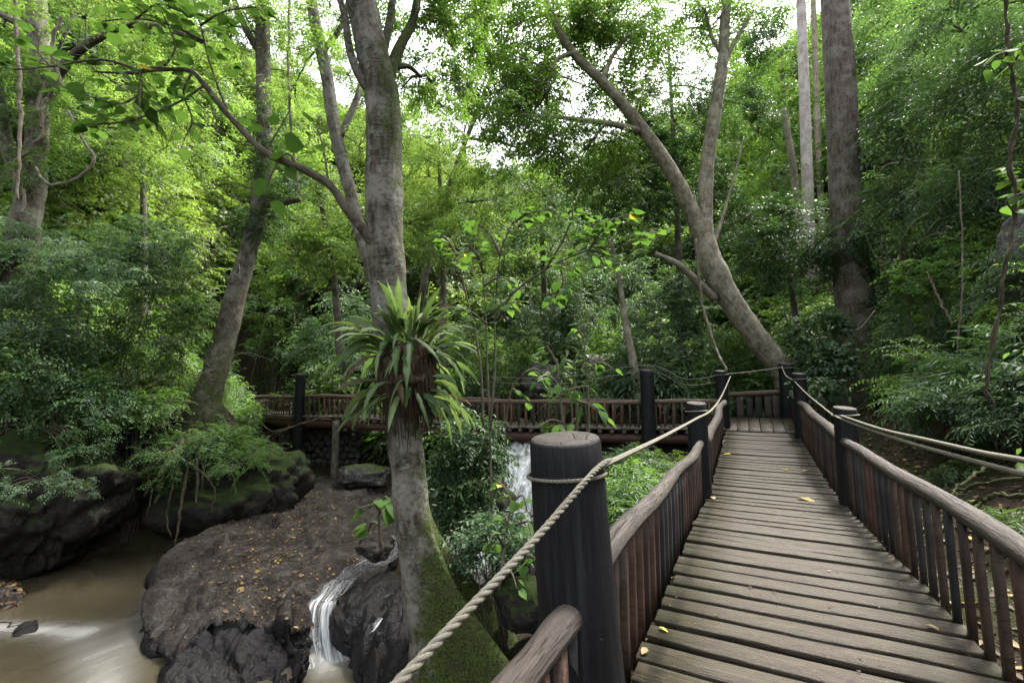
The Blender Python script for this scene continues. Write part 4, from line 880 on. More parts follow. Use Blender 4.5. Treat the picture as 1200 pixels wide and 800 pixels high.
tube('bough', P_, R_, M['twig'], t1, 10, 60, .12, 3., attrf=moss_attr(lambda V: np.full(len(V), .2)))
leafy_twigs(t1, [[(222, 83, 5.25), (170, 80, 5.1), (165, 105, 5.05), (163, 132, 5.0)], [(165, 110, 5.05), (140, 122, 5.), (108, 114, 4.9), (70, 100, 4.8)], [(268, 135, 5.4), (246, 75, 5.3), (235, 30, 5.2), (222, -15, 5.1)], [(238, 48, 5.2), (200, 30, 5.1), (160, 22, 5.), (120, 25, 4.9)],
     [(170, 85, 5.1), (120, 70, 5.), (60, 78, 4.8), (15, 82, 4.7)], [(240, 100, 5.3), (205, 122, 5.2), (150, 142, 5.), (100, 146, 4.9)], [(190, 82, 5.2), (205, 55, 5.1), (190, 15, 5.)], [(235, 30, 5.2), (262, 14, 5.2), (300, 8, 5.3)], [(225, 85, 5.2), (215, 110, 5.2), (225, 140, 5.2), (215, 165, 5.2)],
     [(160, 22, 5.), (185, 5, 5.), (215, 15, 5.)], [(60, 78, 4.8), (45, 60, 4.8), (50, 35, 4.8)]], .165, rl, .046, jitter=.3, tilt=.25, droop=-.05)
leafy_twigs(t1, [[(310, 178, 5.5), (325, 155, 5.5), (340, 128, 5.5)], [(350, 196, 5.6), (335, 180, 5.5), (318, 205, 5.5), (310, 235, 5.5)], [(385, 216, 5.7), (380, 180, 5.7), (372, 150, 5.6)]], .22, rl, .2, jitter=.18)
# 2 leaning forked tree
tree('pale mottled tree leaning left and forking above the platform corner', [(932, 500, 16.6, 25.8), (918, 440, 16.4, 25.8), (888, 398, 16.2, 25.8), (858, 355, 16.1, 25.8), (838, 318, 16, 28.4), (826, 285, 16, 25.8), (826, 250, 16, 17.2), (829, 190, 16, 16.3), (838, 130, 16, 15.5), (847, 70, 16, 12.9), (850, 20, 16, 12.0), (858, -40, 16, 10.3)], 'trunk_tan',
     limbs=[[(834, 312, 16, 21.5), (818, 265, 15.9, 20.6), (798, 222, 15.8, 18.1), (770, 175, 15.7, 16.3), (740, 135, 15.6, 13.8), (705, 95, 15.5, 12.0), (670, 60, 15.4, 10.3), (645, 15, 15.3, 8.6), (630, -30, 15.2, 6.9)], [(748, 154, 15.6, 9.5), (720, 146, 15.3, 7.7), (690, 142, 15, 6.9), (650, 137, 14.6, 4.3), (610, 134, 14.2, 1.3)], [(707, 92, 15.5, 6.9), (718, 65, 15.8, 5.2), (738, 40, 16, 4.3)],
            [(674, 62, 15.4, 6.9), (655, 68, 15.2, 5.2), (648, 80, 15.1, 3.4), (640, 110, 15, 2.6)], [(845, 85, 16, 6.0), (858, 55, 16, 5.2), (878, 20, 16, 4.3)], [(843, 60, 16, 5.2), (833, 40, 16, 4.3), (826, 10, 16, 3.4)], [(838, 350, 16, 10.3), (815, 328, 15.7, 8.6), (795, 310, 15.5, 7.7), (768, 297, 15.3, 5.2)], [(830, 300, 16, 8.6), (845, 260, 16.3, 4.3), (862, 200, 16.5, 2.6), (872, 160, 16.8, 1.3)]],
     blobs=[(600, 30, 15, 55, 40, 30), (575, 105, 15.2, 52, 28, 30), (625, 95, 15, 34, 30, 18), (655, 20, 15.4, 45, 30, 24), (610, 150, 14.5, 50, 26, 27), (745, 35, 16, 50, 35, 33), (700, 25, 15.8, 40, 30, 21), (765, 95, 16, 30, 34, 15), (700, 165, 15.4, 45, 26, 21), (560, 60, 15, 22, 22, 7), (840, 20, 16, 40, 40, 24), (650, 185, 15.2, 34, 20, 13), (720, 220, 16.4, 34, 24, 15), (600, 60, 17, 60, 30, 26), (660, 40, 17, 60, 34, 30), (740, 70, 17.5, 55, 40, 34), (790, 30, 17, 45, 40, 26), (600, 190, 18, 60, 24, 26), (660, 230, 19, 60, 26, 30), (740, 200, 18, 40, 34, 24), (585, 130, 17, 40, 34, 18), (700, 60, 16.5, 30, 26, 10), (540, 20, 15, 50, 26, 20), (620, 130, 17, 44, 30, 26), (665, 95, 17, 40, 30, 24), (600, 95, 17.5, 40, 24, 18), (710, 130, 17.5, 40, 34, 24), (820, 60, 18, 40, 40, 20), (640, 170, 18, 50, 26, 24)], kind=0, scale=1.45, leaf='leaf_mid', seed=33, moss=lambda V: np.full(len(V), .22), rough=.07, name='forked_tree')
# 3 tall trunk on the right
def bigbutt(C, dirs):
    a = np.arctan2(dirs[..., 1], dirs[..., 0]); z = C[:, 2][:, None]; m = np.ones(a.shape)
    for ang, am in ((-.4, 1.5), (-1.9, .8), (2.7, .9), (1., .8)):
        m = m + am * np.exp(-(z - .8) / 1.3) * np.exp(-(np.angle(np.exp(1j * (a - ang))) / .4) ** 2)
    return np.minimum(m, 2.6)
t3 = tree('tall thick straight trunk rising out of view on the right', [(1018, 478, 17.4, 52), (1012, 440, 17.4, 46), (1005, 380, 17.4, 40), (998, 320, 17.4, 37), (992, 250, 17.4, 34), (988, 170, 17.4, 33), (984, 90, 17.4, 33), (978, 0, 17.4, 30), (970, -140, 17.4, 27)], 'trunk_big', moss=lambda V: np.clip(.75 - V[:, 2] / 14 + .3 * (V[:, 0] - 12.6), 0, .6), lobes=bigbutt, rough=.04, sides=40, seed=41, name='tall_tree')
# ivy collar
C_, o_ = blob_points(PY(985, 288, 17.3), (1.25, .8, .7), 70, np.random.default_rng(4), -.9); V, Fq, T = crown_arr(C_, o_, 0, 1.2, np.random.default_rng(5)); mk('ivy', V, [Fq], M['leaf_cool'], t3, attrs={'tint': T})
C_, o_ = blob_points(PY(1022, 350, 17.2), (.7, .6, 1.6), 60, np.random.default_rng(6), -.9); V, Fq, T = crown_arr(C_, o_, 0, 1.1, np.random.default_rng(7)); mk('ivy', V, [Fq], M['leaf_dark'], t3, attrs={'tint': T})
# 4 pale trunks behind it
tree('pale straight trunk left of the tall thick trunk', [(952, 330, 25, 14), (948, 270, 25, 13), (944, 150, 25, 12), (940, 40, 25, 11), (936, -60, 25, 10)], 'trunk_pale', seed=51, name='pale_tree', rough=.03)
tree('slender ochre trunk between the pale trunk and the tall thick trunk', [(966, 330, 28, 7), (962, 240, 28, 7), (957, 120, 28, 6.5), (953, 0, 28, 6), (950, -60, 28, 6)], 'trunk_brown', seed=52, name='slender_tree', rough=.05)
tree('broken leafless pale trunk leaning left of the pale straight trunk', [(942, 320, 23.5, 9), (937, 265, 23.5, 8), (930, 200, 23.5, 7.5), (924, 160, 23.5, 7), (918, 128, 23.5, 6)], 'trunk_tan', seed=53, name='broken_trunk', rough=.1, cat='dead tree')
# 5 left leaning tree with ivy
t5 = tree('left bank tree leaning right, ivy round the middle of its trunk', [(228, 520, 14, 36), (240, 475, 14, 30), (257, 420, 14.1, 26), (279, 335, 14.2, 22), (299, 265, 14.3, 19), (309, 190, 14.4, 17), (309, 110, 14.5, 17), (308, 40, 14.5, 17), (307, -50, 14.5, 14), (306, -220, 14.5, 12), (310, -330, 14.5, 5)], 'trunk_left',
     limbs=[[(304, 60, 14.5, 10), (290, 38, 14.3, 8), (276, 5, 14.2, 7), (268, -30, 14.1, 6)], [(308, 240, 14.4, 10), (330, 238, 14.2, 8), (352, 234, 14, 5)]], blobs=[(290, 20, 14, 50, 38, 34), (345, 30, 14.8, 46, 40, 30), (245, 40, 14, 44, 36, 28), (270, -20, 13.5, 60, 30, 26), (310, -240, 14.4, 80, 60, 40), (355, 90, 15, 30, 36, 16)], kind=0, scale=1.0, leaf='leaf_sun', seed=61, moss=lambda V: np.clip(.62 - (V[:, 2] - 1) / 9, .1, .6), lobes=None, rough=.1, name='leaning_tree')
for (px, py, rx, ry, n, sd) in ((318, 195, 24, 30, 40, 1), (312, 150, 16, 24, 22, 2), (305, 262, 28, 24, 40, 3), (330, 225, 26, 20, 24, 4)):
    C_, o_ = blob_points(PY(px, py, 14.2), (rx * 14.2 / F, .5, ry * 14.2 / F), n, np.random.default_rng(sd), -.9); V, Fq, T = crown_arr(C_, o_, 0, .85, np.random.default_rng(sd + 9)); mk('ivy', V, [Fq], M['leaf_dark'], t5, attrs={'tint': T})
# 6 trunk behind central tree
tree('grey trunk curving up just left of the central tree', [(440, 330, 11, 15), (424, 280, 11, 15), (408, 215, 11, 15), (393, 155, 11, 15), (383, 90, 11, 15), (372, 40, 11, 14), (362, -20, 11, 13), (352, -120, 11, 9), (348, -240, 11, 4)], 'trunk_main', limbs=[[(396, 165, 11, 9), (420, 110, 11.3, 7), (425, 60, 11.5, 5)], [(378, 60, 11, 8), (400, 30, 11.2, 6), (412, -20, 11.4, 5)]], blobs=[(370, 20, 11, 36, 30, 16), (420, 60, 11.6, 34, 44, 16), (345, 60, 11, 26, 36, 12), (425, 175, 11.5, 22, 40, 14), (405, 95, 12.5, 26, 44, 26), (340, 110, 12.5, 24, 40, 16)], kind=0, scale=.8, leaf='leaf_sun', seed=71, moss=lambda V: np.full(len(V), .3), name='curved_tree')
# 7 far left tree with lianas
t7 = tree('old brown tree hung with lianas at the far left', [(14, 360, 12, 34), (28, 270, 12, 30), (40, 200, 12, 24), (45, 120, 12, 21), (44, 40, 12, 21), (42, -50, 12, 19), (44, -180, 12, 14), (46, -330, 12, 5)], 'trunk_left', limbs=[[(50, 110, 12, 15), (82, 70, 11.6, 10), (110, 48, 11.3, 9), (150, 30, 11, 7), (190, 33, 10.8, 9), (240, 50, 10.6, 5)], [(30, 250, 12, 10), (10, 180, 11.8, 14), (-5, 110, 11.6, 17), (-20, 40, 11.5, 16)], [(40, 30, 12, 10), (15, 25, 11.8, 8), (-10, 10, 11.6, 7)]],
     blobs=[(46, -240, 12, 80, 60, 40), (100, 15, 11.5, 60, 30, 34), (180, 40, 11.4, 50, 34, 26), (60, 130, 12.6, 40, 40, 14), (10, 30, 12.5, 40, 40, 18), (140, 100, 12.8, 50, 30, 18)], kind=0, scale=.85, leaf='leaf_sun', seed=81, moss=lambda V: np.full(len(V), .25), rough=.14, name='liana_tree')
for (px, py, rx, ry, n, sd) in ((44, 90, 16, 40, 26, 1), (36, 200, 26, 34, 34, 2), (10, 120, 18, 50, 26, 3), (60, 150, 20, 26, 16, 4)):
    C_, o_ = blob_points(PY(px, py, 11.7), (rx * 11.7 / F, .4, ry * 11.7 / F), n, np.random.default_rng(sd + 40), -.9); V, Fq, T = crown_arr(C_, o_, 0, .75, np.random.default_rng(sd + 49)); mk('ivy', V, [Fq], M['leaf_mid'], t7, attrs={'tint': T})
# lianas
def liana(label, pts, name='liana', mat='liana', twist=0., n=60, seed=0):
    P, R = pxpath(pts); C = catmull(P, n); rr = np.interp(np.linspace(0, 1, n), np.linspace(0, 1, len(R)), R)
    C = C + np.array([[noise.noise(Vector((i * .21, seed, 0))), noise.noise(Vector((i * .21, seed, 9))), noise.noise(Vector((i * .21, seed, 4)))] for i in range(n)]) * rr[:, None] * 1.6
    if twist:
        t = np.arange(n) * twist; T = nrm(np.gradient(C, axis=0)); A = nrm(np.cross(T, [0, 1., .1])); B = np.cross(T, A); pcs = []
        for k in range(2): pcs.append(tube_arr(C + (A * np.cos(t + 3.14 * k)[:, None] + B * np.sin(t + 3.14 * k)[:, None]) * rr[:, None] * .6, rr * .62, 7, n, .15))
        V, Pp, uv = join(pcs)
    else: V, Pp, uv = tube_arr(C, rr, 8, n, .15, 4)
    return mk(name, V, Pp, M[mat], loc=P[0], uv=uv, attrs={'moss': np.full(len(V), .3)}, label=label, cat='vine')
for lab, pts in [('pale liana hanging straight down in front of the far left trunk', [(16, -20, 10, 4), (22, 80, 10, 4), (24, 130, 10, 4), (22, 190, 10, 3), (20, 235, 10, 3)]),
    ('dark liana looping from the far left trunk low over the shrubs', [(80, 130, 11, 2.6), (95, 160, 11, 2.8), (110, 188, 11, 3), (85, 212, 11, 3.2), (55, 215, 11, 3), (42, 196, 11, 2.4)]),
    ('thick knotted liana end below the far left trunk', [(62, 80, 11.4, 3), (45, 120, 11.4, 3.4), (50, 155, 11.4, 4), (38, 172, 11.4, 5), (14, 200, 11.4, 4), (28, 225, 11.4, 3.4), (26, 250, 11.4, 3)]),
    ('thin liana curling beside the horizontal bough at the upper left', [(72, 20, 11, 4), (60, 60, 11, 4), (70, 95, 11, 4), (52, 120, 11, 4), (48, 150, 11, 3)]),
    ('slim liana dangling left of the ivy trunk', [(340, -20, 12, 3), (338, 80, 12, 3), (342, 160, 12, 3), (350, 225, 12, 2.5)]),
    ('thin pale vine slanting down to the far left corner post', [(815, 280, 15, 3), (822, 350, 15, 3), (838, 405, 14.5, 3), (852, 436, 14, 3)])]: liana(lab, pts, seed=len(lab))
v8 = liana('twisted vine climbing the right edge in front of the grey rock face', [(1163, 480, 6.4, 3.9), (1156, 440, 6.4, 3.9), (1170, 370, 6.4, 4.3), (1178, 310, 6.4, 4.3), (1190, 250, 6.4, 4.8), (1184, 190, 6.4, 4.8), (1192, 130, 6.4, 4.3), (1184, 80, 6.4, 3.9), (1180, 30, 6.4, 3.9), (1172, -30, 6.4, 3.9)], mat='root_moss', twist=.42, n=110)
leafy_twigs(v8, [[(1184, 80, 6.4), (1196, 60, 6.2), (1205, 40, 6.1)], [(1190, 110, 6.4), (1205, 130, 6.2)], [(1182, 60, 6.4), (1165, 66, 6.3), (1150, 80, 6.2)], [(1190, 250, 6.4), (1180, 235, 6.2), (1200, 225, 6.1)]], .2, rl, .12)
liana('fine liana hanging in front of the dark right thicket', [(1124, 200, 9, 1.6), (1128, 320, 9, 1.6), (1122, 410, 9, 1.4)], seed=3)
liana('bare pale stick leaning in the right thicket', [(1116, 380, 9.5, 2), (1098, 345, 9.6, 2.4), (1086, 318, 9.7, 1.5)], seed=8)
# 8 thin tree behind the bridge
tree('slender pale sapling trunk behind the footbridge post', [(748, 470, 17.3, 11), (742, 425, 17.3, 10), (734, 385, 17.3, 8), (727, 335, 17.3, 6), (716, 282, 17.3, 4)], 'trunk_tan', blobs=[(715, 285, 17.3, 26, 20, 10)], kind=1, scale=.9, leaf='leaf_mid', seed=91, rough=.1, name='slender_tree')
# 9 background trees : label, crown blobs, kind, scale, leaf, trunk base px
BG = [('dark blue green tree with dense fine leaves behind the forked tree', (800, 440, 21), [(700, 205, 20, 40, 30, 26), (740, 190, 20, 55, 45, 60), (790, 140, 20.5, 55, 55, 60), (800, 225, 20, 55, 40, 44), (745, 245, 19.5, 50, 26, 34), (855, 120, 22, 40, 60, 40), (870, 40, 22, 45, 40, 34), (760, 60, 22, 34, 44, 20)], 4, 2.1, 'leaf_dark'),
      ('bright yellow green tree behind the central trunk, below the sky gap', (520, 420, 20), [(500, 205, 19, 55, 38, 30), (560, 235, 19, 55, 36, 34), (470, 260, 18.5, 45, 40, 26), (540, 290, 18, 70, 34, 40), (500, 160, 20, 40, 26, 14)], 0, 1.5, 'leaf_sun'),
      ('grey green tree crown under the sky gap at the valley end', (640, 430, 27), [(620, 225, 27, 45, 24, 24), (670, 250, 26, 55, 26, 34), (600, 265, 25, 60, 30, 34), (640, 300, 24, 70, 34, 44)], 0, 2.0, 'leaf_cool'),
      ('tree with sparse leaves against the sky left of the gap', (480, 400, 24), [(505, 130, 22, 42, 26, 16), (545, 150, 22, 46, 30, 24), (590, 165, 23, 50, 26, 24), (520, 110, 22, 40, 34, 20), (460, 170, 22, 44, 36, 20), (620, 140, 23, 40, 34, 22), (600, 85, 22, 40, 26, 16), (655, 60, 23, 40, 26, 20), (700, 180, 24, 44, 30, 24), (660, 200, 24, 40, 24, 20), (560, 40, 22, 30, 22, 12), (690, 20, 22, 40, 26, 22), (730, 120, 23, 30, 34, 16)], 1, 1.15, 'leaf_sun'),
      ('sunlit tree on the left slope behind the big leaved branch', (170, 420, 20), [(130, 190, 18, 60, 40, 34), (200, 170, 18.5, 60, 50, 36), (240, 120, 20, 50, 50, 30), (90, 150, 19, 50, 40, 24), (170, 110, 20, 60, 40, 30)], 0, 1.5, 'leaf_sun'),
      ('light green tree behind the ivy trunk on the left slope', (400, 400, 19), [(345, 170, 18, 30, 60, 30), (375, 230, 18, 34, 40, 26), (390, 300, 17.5, 40, 40, 30), (340, 300, 17.5, 34, 36, 24)], 0, 1.5, 'leaf_sun'),
      ('tall tree whose crown fills the upper left corner', (-40, 360, 17), [(20, 90, 16, 50, 50, 30), (-10, 20, 15, 50, 50, 24), (70, 40, 16.5, 60, 40, 30), (150, 10, 17, 60, 36, 30), (220, 10, 17, 50, 40, 26)], 0, 1.4, 'leaf_mid'),
      ('tall hillside tree behind the pale trunks', (930, 420, 31), [(900, 60, 30, 50, 60, 50), (930, 150, 30, 40, 60, 40), (965, 60, 32, 40, 70, 40), (905, 220, 28, 45, 45, 40), (880, 150, 28, 36, 50, 30)], 0, 2.3, 'leaf_mid'),
      ('tree with dark glossy leaves right of the tall thick trunk', (1060, 420, 18), [(1040, 60, 17, 44, 60, 44), (1035, 170, 17, 40, 60, 44), (1080, 110, 16, 50, 60, 54), (1060, 250, 15.5, 50, 50, 50)], 2, 1.5, 'leaf_cool'),
      ('tree leaning over the upper right corner with dark drooping leaves', (1150, 430, 14), [(1120, 30, 13, 60, 50, 44), (1180, 70, 12, 55, 55, 44), (1130, 130, 13, 60, 45, 50), (1190, 170, 12, 50, 50, 40), (1150, 230, 12.5, 60, 45, 50)], 2, 1.25, 'leaf_cool'),
      ('dark understorey tree between the forked tree and the tall trunk', (940, 440, 20), [(905, 300, 18.5, 45, 34, 44), (945, 320, 18.5, 45, 36, 44), (925, 265, 19, 46, 30, 36), (880, 270, 19.5, 34, 40, 30)], 0, 1.4, 'leaf_dark')]
for k, (lab, (px, py, Y), bl, kd, sc_, lf) in enumerate(BG):
    cx = np.mean([b[0] for b in bl]); cy_ = min(b[1] for b in bl)
    tree(lab, [(px, py + 30, Y, 10), (px * .7 + cx * .3, py * .6 + cy_ * .4, Y, 7.5), (cx, cy_, Y, 3)], 'trunk_left', blobs=bl, kind=kd, scale=sc_, leaf=lf, seed=300 + k, sides=10, rough=.1)

# ------------------------------------------------------------------ bird's nest fern on the trunk
fr = root('birds_nest_fern', PY(478, 412, 5.95), "large bird's nest fern of long strap fronds growing round the central trunk", 'fern')
rf = np.random.default_rng(12)
def frond(base, az, el, L, w, curve, r, tint, dry=False):
    n = 13; p = np.array(base, float); d = np.array([math.cos(az) * math.cos(el), math.sin(az) * math.cos(el), math.sin(el)]); side = np.array([-math.sin(az), math.cos(az), 0]); tw = r.normal(0, .5); sw_ = r.normal(0, .12); V, T = [], []
    ph = r.uniform(0, 6)
    for i in range(n + 1):
        t = i / n; u = np.cross(d, side); u /= np.linalg.norm(u); s_ = side * math.cos(tw * t * 2) + u * math.sin(tw * t * 2)
        hw = w * (min(1, t * 3.2 + .16) * (1 - max(0, (t - .55) / .45) ** 1.8)) / 2 + .002; wav = .05 * math.sin(t * 24 + ph) * hw * 14; hw *= 1 + .16 * math.sin(t * 31 + ph * 2) + .1 * math.sin(t * 53 + ph)
        V += [p + s_ * hw + u * (-.012 + wav * .25) - UP * 0, p + u * .0, p - s_ * hw + u * (-.012 - wav * .25)]; T += [tint, min(1, tint + .28), tint] if not dry else [tint * .5, tint * .6, tint * .5]
        p = p + d * L / n; d = d - UP * curve / n * (.5 + 1.4 * t) + side * sw_ / n * 3; d /= np.linalg.norm(d)
    q = [(i * 3 + j, i * 3 + j + 1, (i + 1) * 3 + j + 1, (i + 1) * 3 + j) for i in range(n) for j in range(2)]
    return mk('frond', np.array(V), [np.array(q)], M['dead' if dry else 'fern'], fr, loc=np.array(base), attrs={'tint': np.array(T)})
fc = PY(478, 412, 6.1)
for k in range(150):
    tier = k % 3; az = rf.uniform(-math.pi, math.pi)
    if math.sin(az) > .5 and rf.random() < .6: az = -az
    if -2.3 < az < -.9 and tier > 0 and rf.random() < .6: az += 1.5 * (1 if rf.random() < .5 else -1)
    rad = .24; zo = (.12, -.02, -.5)[tier] + rf.uniform(-.12, .14); base = fc + np.array([math.cos(az) * rad, math.sin(az) * rad, zo])
    el = (rf.uniform(.55, 1.35), rf.uniform(.0, .9), rf.uniform(-.7, .4))[tier]; L = (rf.uniform(.45, .85), rf.uniform(.5, 1.12), rf.uniform(.45, .92))[tier]
    frond(base, az, el, L, rf.uniform(.05, .105), (rf.uniform(.5, 2.0), rf.uniform(1.1, 2.6), rf.uniform(.9, 2.8))[tier], rf, rf.uniform(.1, .95), rf.random() < .07)
for k in range(230):
    az = rf.uniform(-3.1, .6); z0 = rf.uniform(-.2, .15); b0 = fc + np.array([math.cos(az) * .27, math.sin(az) * .27, z0]); L = rf.uniform(.3, 1.1)
    rt = [b0, b0 + np.array([math.cos(az) * .07 + rf.normal(0, .03), math.sin(az) * .07, -L * .4]), b0 + np.array([rf.normal(0.04, .04), rf.normal(0, .03), -L])]
    if k == 0: pcs = []
    pcs.append(tube_arr(rt, [.011, .009, .004], 4, 7, .2))
V, Pp, uv = join(pcs); mk('dead_frond_skirt', V, Pp, M['root_mass'], fr, uv=uv)
V, Pp, uv = tube_arr([fc + [-.02, -.06, .22], fc + [0, -.06, 0], fc + [.02, -.05, -.3], fc + [.04, -.02, -.6], fc + [.06, 0, -.85]], [.16, .29, .29, .25, .15], 26, 44, .45, 5); mk('root_ball', V, Pp, M['root_mass'], fr, uv=uv)

# ------------------------------------------------------------------ shrubs and plants one can point to
def shrub(label, blobs, kind=0, scale=.8, leaf='leaf_mid', seed=1, name='shrub', cat='shrub', base=None, hi=True, low=-.5, ns=7):
    r = np.random.default_rng(seed); c0 = PY(*blobs[0][:3]); b = np.array(c0) if base is None else np.array(base, float)
    if base is None: b[2] = min(float(ground(b[0:1], b[1:2])[0]), c0[2])
    t = root(name, b, label, cat); Cs, Os, st = [], [], []
    for px, py, Y, rx, ry, n in blobs:
        c = PY(px, py, Y); k = Y / F; C, o = blob_points(c, (rx * k, rx * k, ry * k), n, r, low); Cs.append(C); Os.append(o)
        for q in C[::max(1, len(C) // ns)]:
            a = b + [r.normal(0, .08), r.normal(0, .08), -.05]; st.append(tube_arr([a, a * .45 + q * .55 + UP * .12, q], [.013, .009, .004], 5, 8))
    V, Fq, T = crown_arr(np.vstack(Cs), np.vstack(Os), kind, scale, r, hi); mk('foliage', V, [Fq], M[leaf], t, attrs={'tint': T})
    V, Pp, uv = join(st); mk('stems', V, Pp, TWIGS, t, uv=uv); return t
SH = [('light green bush with narrow leaves beside the railing, right behind the thick near post', [(735, 592, 6.2, 34, 42, 46), (720, 620, 5.8, 26, 40, 30), (760, 566, 7.2, 24, 22, 20)], 2, .62, 'leaf_mid'),
 ('dark shrub with hanging leaves right behind the fern on the central trunk', [(552, 530, 7.6, 26, 52, 50), (528, 580, 7.4, 20, 40, 26), (545, 600, 7.8, 20, 30, 24)], 0, .8, 'leaf_dark'),
 ('low shrub with small dark leaves left of the near post, above the mossy boulders', [(590, 628, 6.4, 28, 18, 30), (568, 640, 6.5, 22, 20, 22)], 0, .65, 'leaf_cool'),
 ('leafy bush filling the gap above the platform end railing', [(880, 424, 17.6, 34, 24, 60), (862, 410, 18, 26, 24, 34)], 0, 1.0, 'leaf_mid'),
 ('broad leaved shrub beside the right far corner post', [(962, 392, 15.8, 30, 30, 34), (955, 425, 15.4, 26, 24, 30), (978, 432, 15.2, 24, 26, 24)], 1, .8, 'leaf_cool'),
 ('low broad leaved shrub between the right middle post and the tall trunk', [(955, 462, 13.6, 18, 18, 20), (1050, 470, 14, 24, 26, 24)], 1, .7, 'leaf_dark'),
 ('bushy shrub with pale new leaves in the right thicket above the rope', [(1120, 452, 9, 52, 34, 56), (1092, 478, 8.6, 34, 24, 30)], 2, .7, 'leaf_cool'),
 ('shrub crowding the right edge below the vine', [(1180, 485, 7.5, 50, 34, 56), (1196, 450, 7.6, 34, 30, 30)], 2, .62, 'leaf_cool'),
 ('small bush with yellowish leaves in front of the dark right thicket', [(1080, 330, 11.5, 28, 34, 24), (1110, 300, 11.5, 24, 20, 14)], 1, .62, 'leaf_big'),
 ('dark shrub drooping over the left mossy boulder', [(40, 440, 11.2, 66, 44, 70), (100, 470, 11.4, 40, 30, 40)], 0, .95, 'leaf_dark'),
 ('creeper hanging down the front of the left mossy boulder', [(95, 520, 10.2, 26, 34, 24), (10, 500, 10.3, 34, 22, 22)], 0, .5, 'leaf_dark'),
 ('shrub drooping over the dark hollow between the mossy boulders', [(150, 492, 12.2, 36, 20, 34), (175, 478, 12.4, 30, 22, 28)], 0, .8, 'leaf_mid'),
 ('sparse creeper trailing over the mossy face of the left boulder', [(40, 560, 9.8, 30, 40, 13), (85, 575, 9.9, 20, 34, 9)], 0, .5, 'leaf_cool'),
 ('small ferns sprouting on the right flank of the boulder with hanging roots', [(285, 545, 12.3, 26, 16, 18), (305, 530, 13, 18, 14, 12)], 3, .7, 'leaf_mid'),
 ('feathery grey green shrub spreading over the left bank', [(120, 330, 12.2, 70, 44, 70), (60, 300, 12.4, 60, 40, 50), (180, 290, 12.8, 40, 30, 34)], 3, 1.25, 'leaf_cool'),
 ('dense shrub at the left edge below the far left tree', [(20, 380, 11.6, 60, 50, 80), (-30, 320, 11.6, 50, 60, 60)], 0, .95, 'leaf_cool'),
 ('tangled shrub left of the leaning ivy tree', [(170, 410, 13, 44, 40, 60), (200, 370, 13.4, 36, 34, 40)], 0, .95, 'leaf_mid'),
 ('low fern clump on top of the mossy boulder with hanging roots', [(215, 528, 12.6, 36, 18, 34), (270, 520, 13, 34, 20, 30), (195, 560, 12.2, 16, 18, 12)], 3, .9, 'leaf_mid'),
 ('green bush at the left end of the footbridge', [(325, 405, 27, 34, 26, 46), (322, 372, 27.5, 36, 30, 46), (330, 325, 28, 34, 34, 46)], 0, 1.3, 'leaf_mid'),
 ('bright bush behind the footbridge left of the central trunk', [(390, 405, 22, 44, 34, 60), (420, 370, 22, 36, 34, 40)], 0, 1.4, 'leaf_cool'),
 ('round green shrub behind the footbridge right of the fern', [(590, 430, 20.5, 30, 24, 40), (560, 410, 21, 30, 34, 40)], 0, 1.2, 'leaf_mid'),
 ('large shrub behind the footbridge, above the mossy boulder', [(640, 385, 22.5, 50, 34, 70), (690, 370, 23, 40, 34, 50)], 0, 1.5, 'leaf_cool'),
 ('shrub with fine leaves behind the slender pale sapling trunk', [(780, 380, 21, 44, 44, 80), (815, 340, 20.5, 34, 36, 50)], 4, 1.9, 'leaf_cool'),
 ('low bush under the footbridge right end, beside the mossy pile', [(700, 545, 11.5, 24, 14, 22), (735, 540, 11, 16, 12, 14)], 0, .75, 'leaf_dark'),
 ('leafy shrub right of the rapids in front of the footbridge pile', [(650, 560, 10.2, 20, 24, 22)], 0, .7, 'leaf_mid'),
 ('short shrub growing at the water edge below the left end of the footbridge', [(262, 522, 13.6, 20, 12, 20), (240, 512, 13.6, 18, 14, 16)], 0, .85, 'leaf_mid')]
SB = {'sparse creeper': (58, 566, 10.3), 'small ferns': (290, 545, 12.9), 'creeper hanging': (50, 500, 10.9), 'shrub drooping': (150, 480, 12.3), 'low fern clump': (222, 525, 13.2), 'dark shrub drooping': (50, 490, 11.6)}
for k, (lab, bl, kd, sc_, lf) in enumerate(SH): shrub(lab, bl, kd, sc_, lf, seed=500 + k, base=next((PY(*v) for q, v in SB.items() if lab.startswith(q)), None))
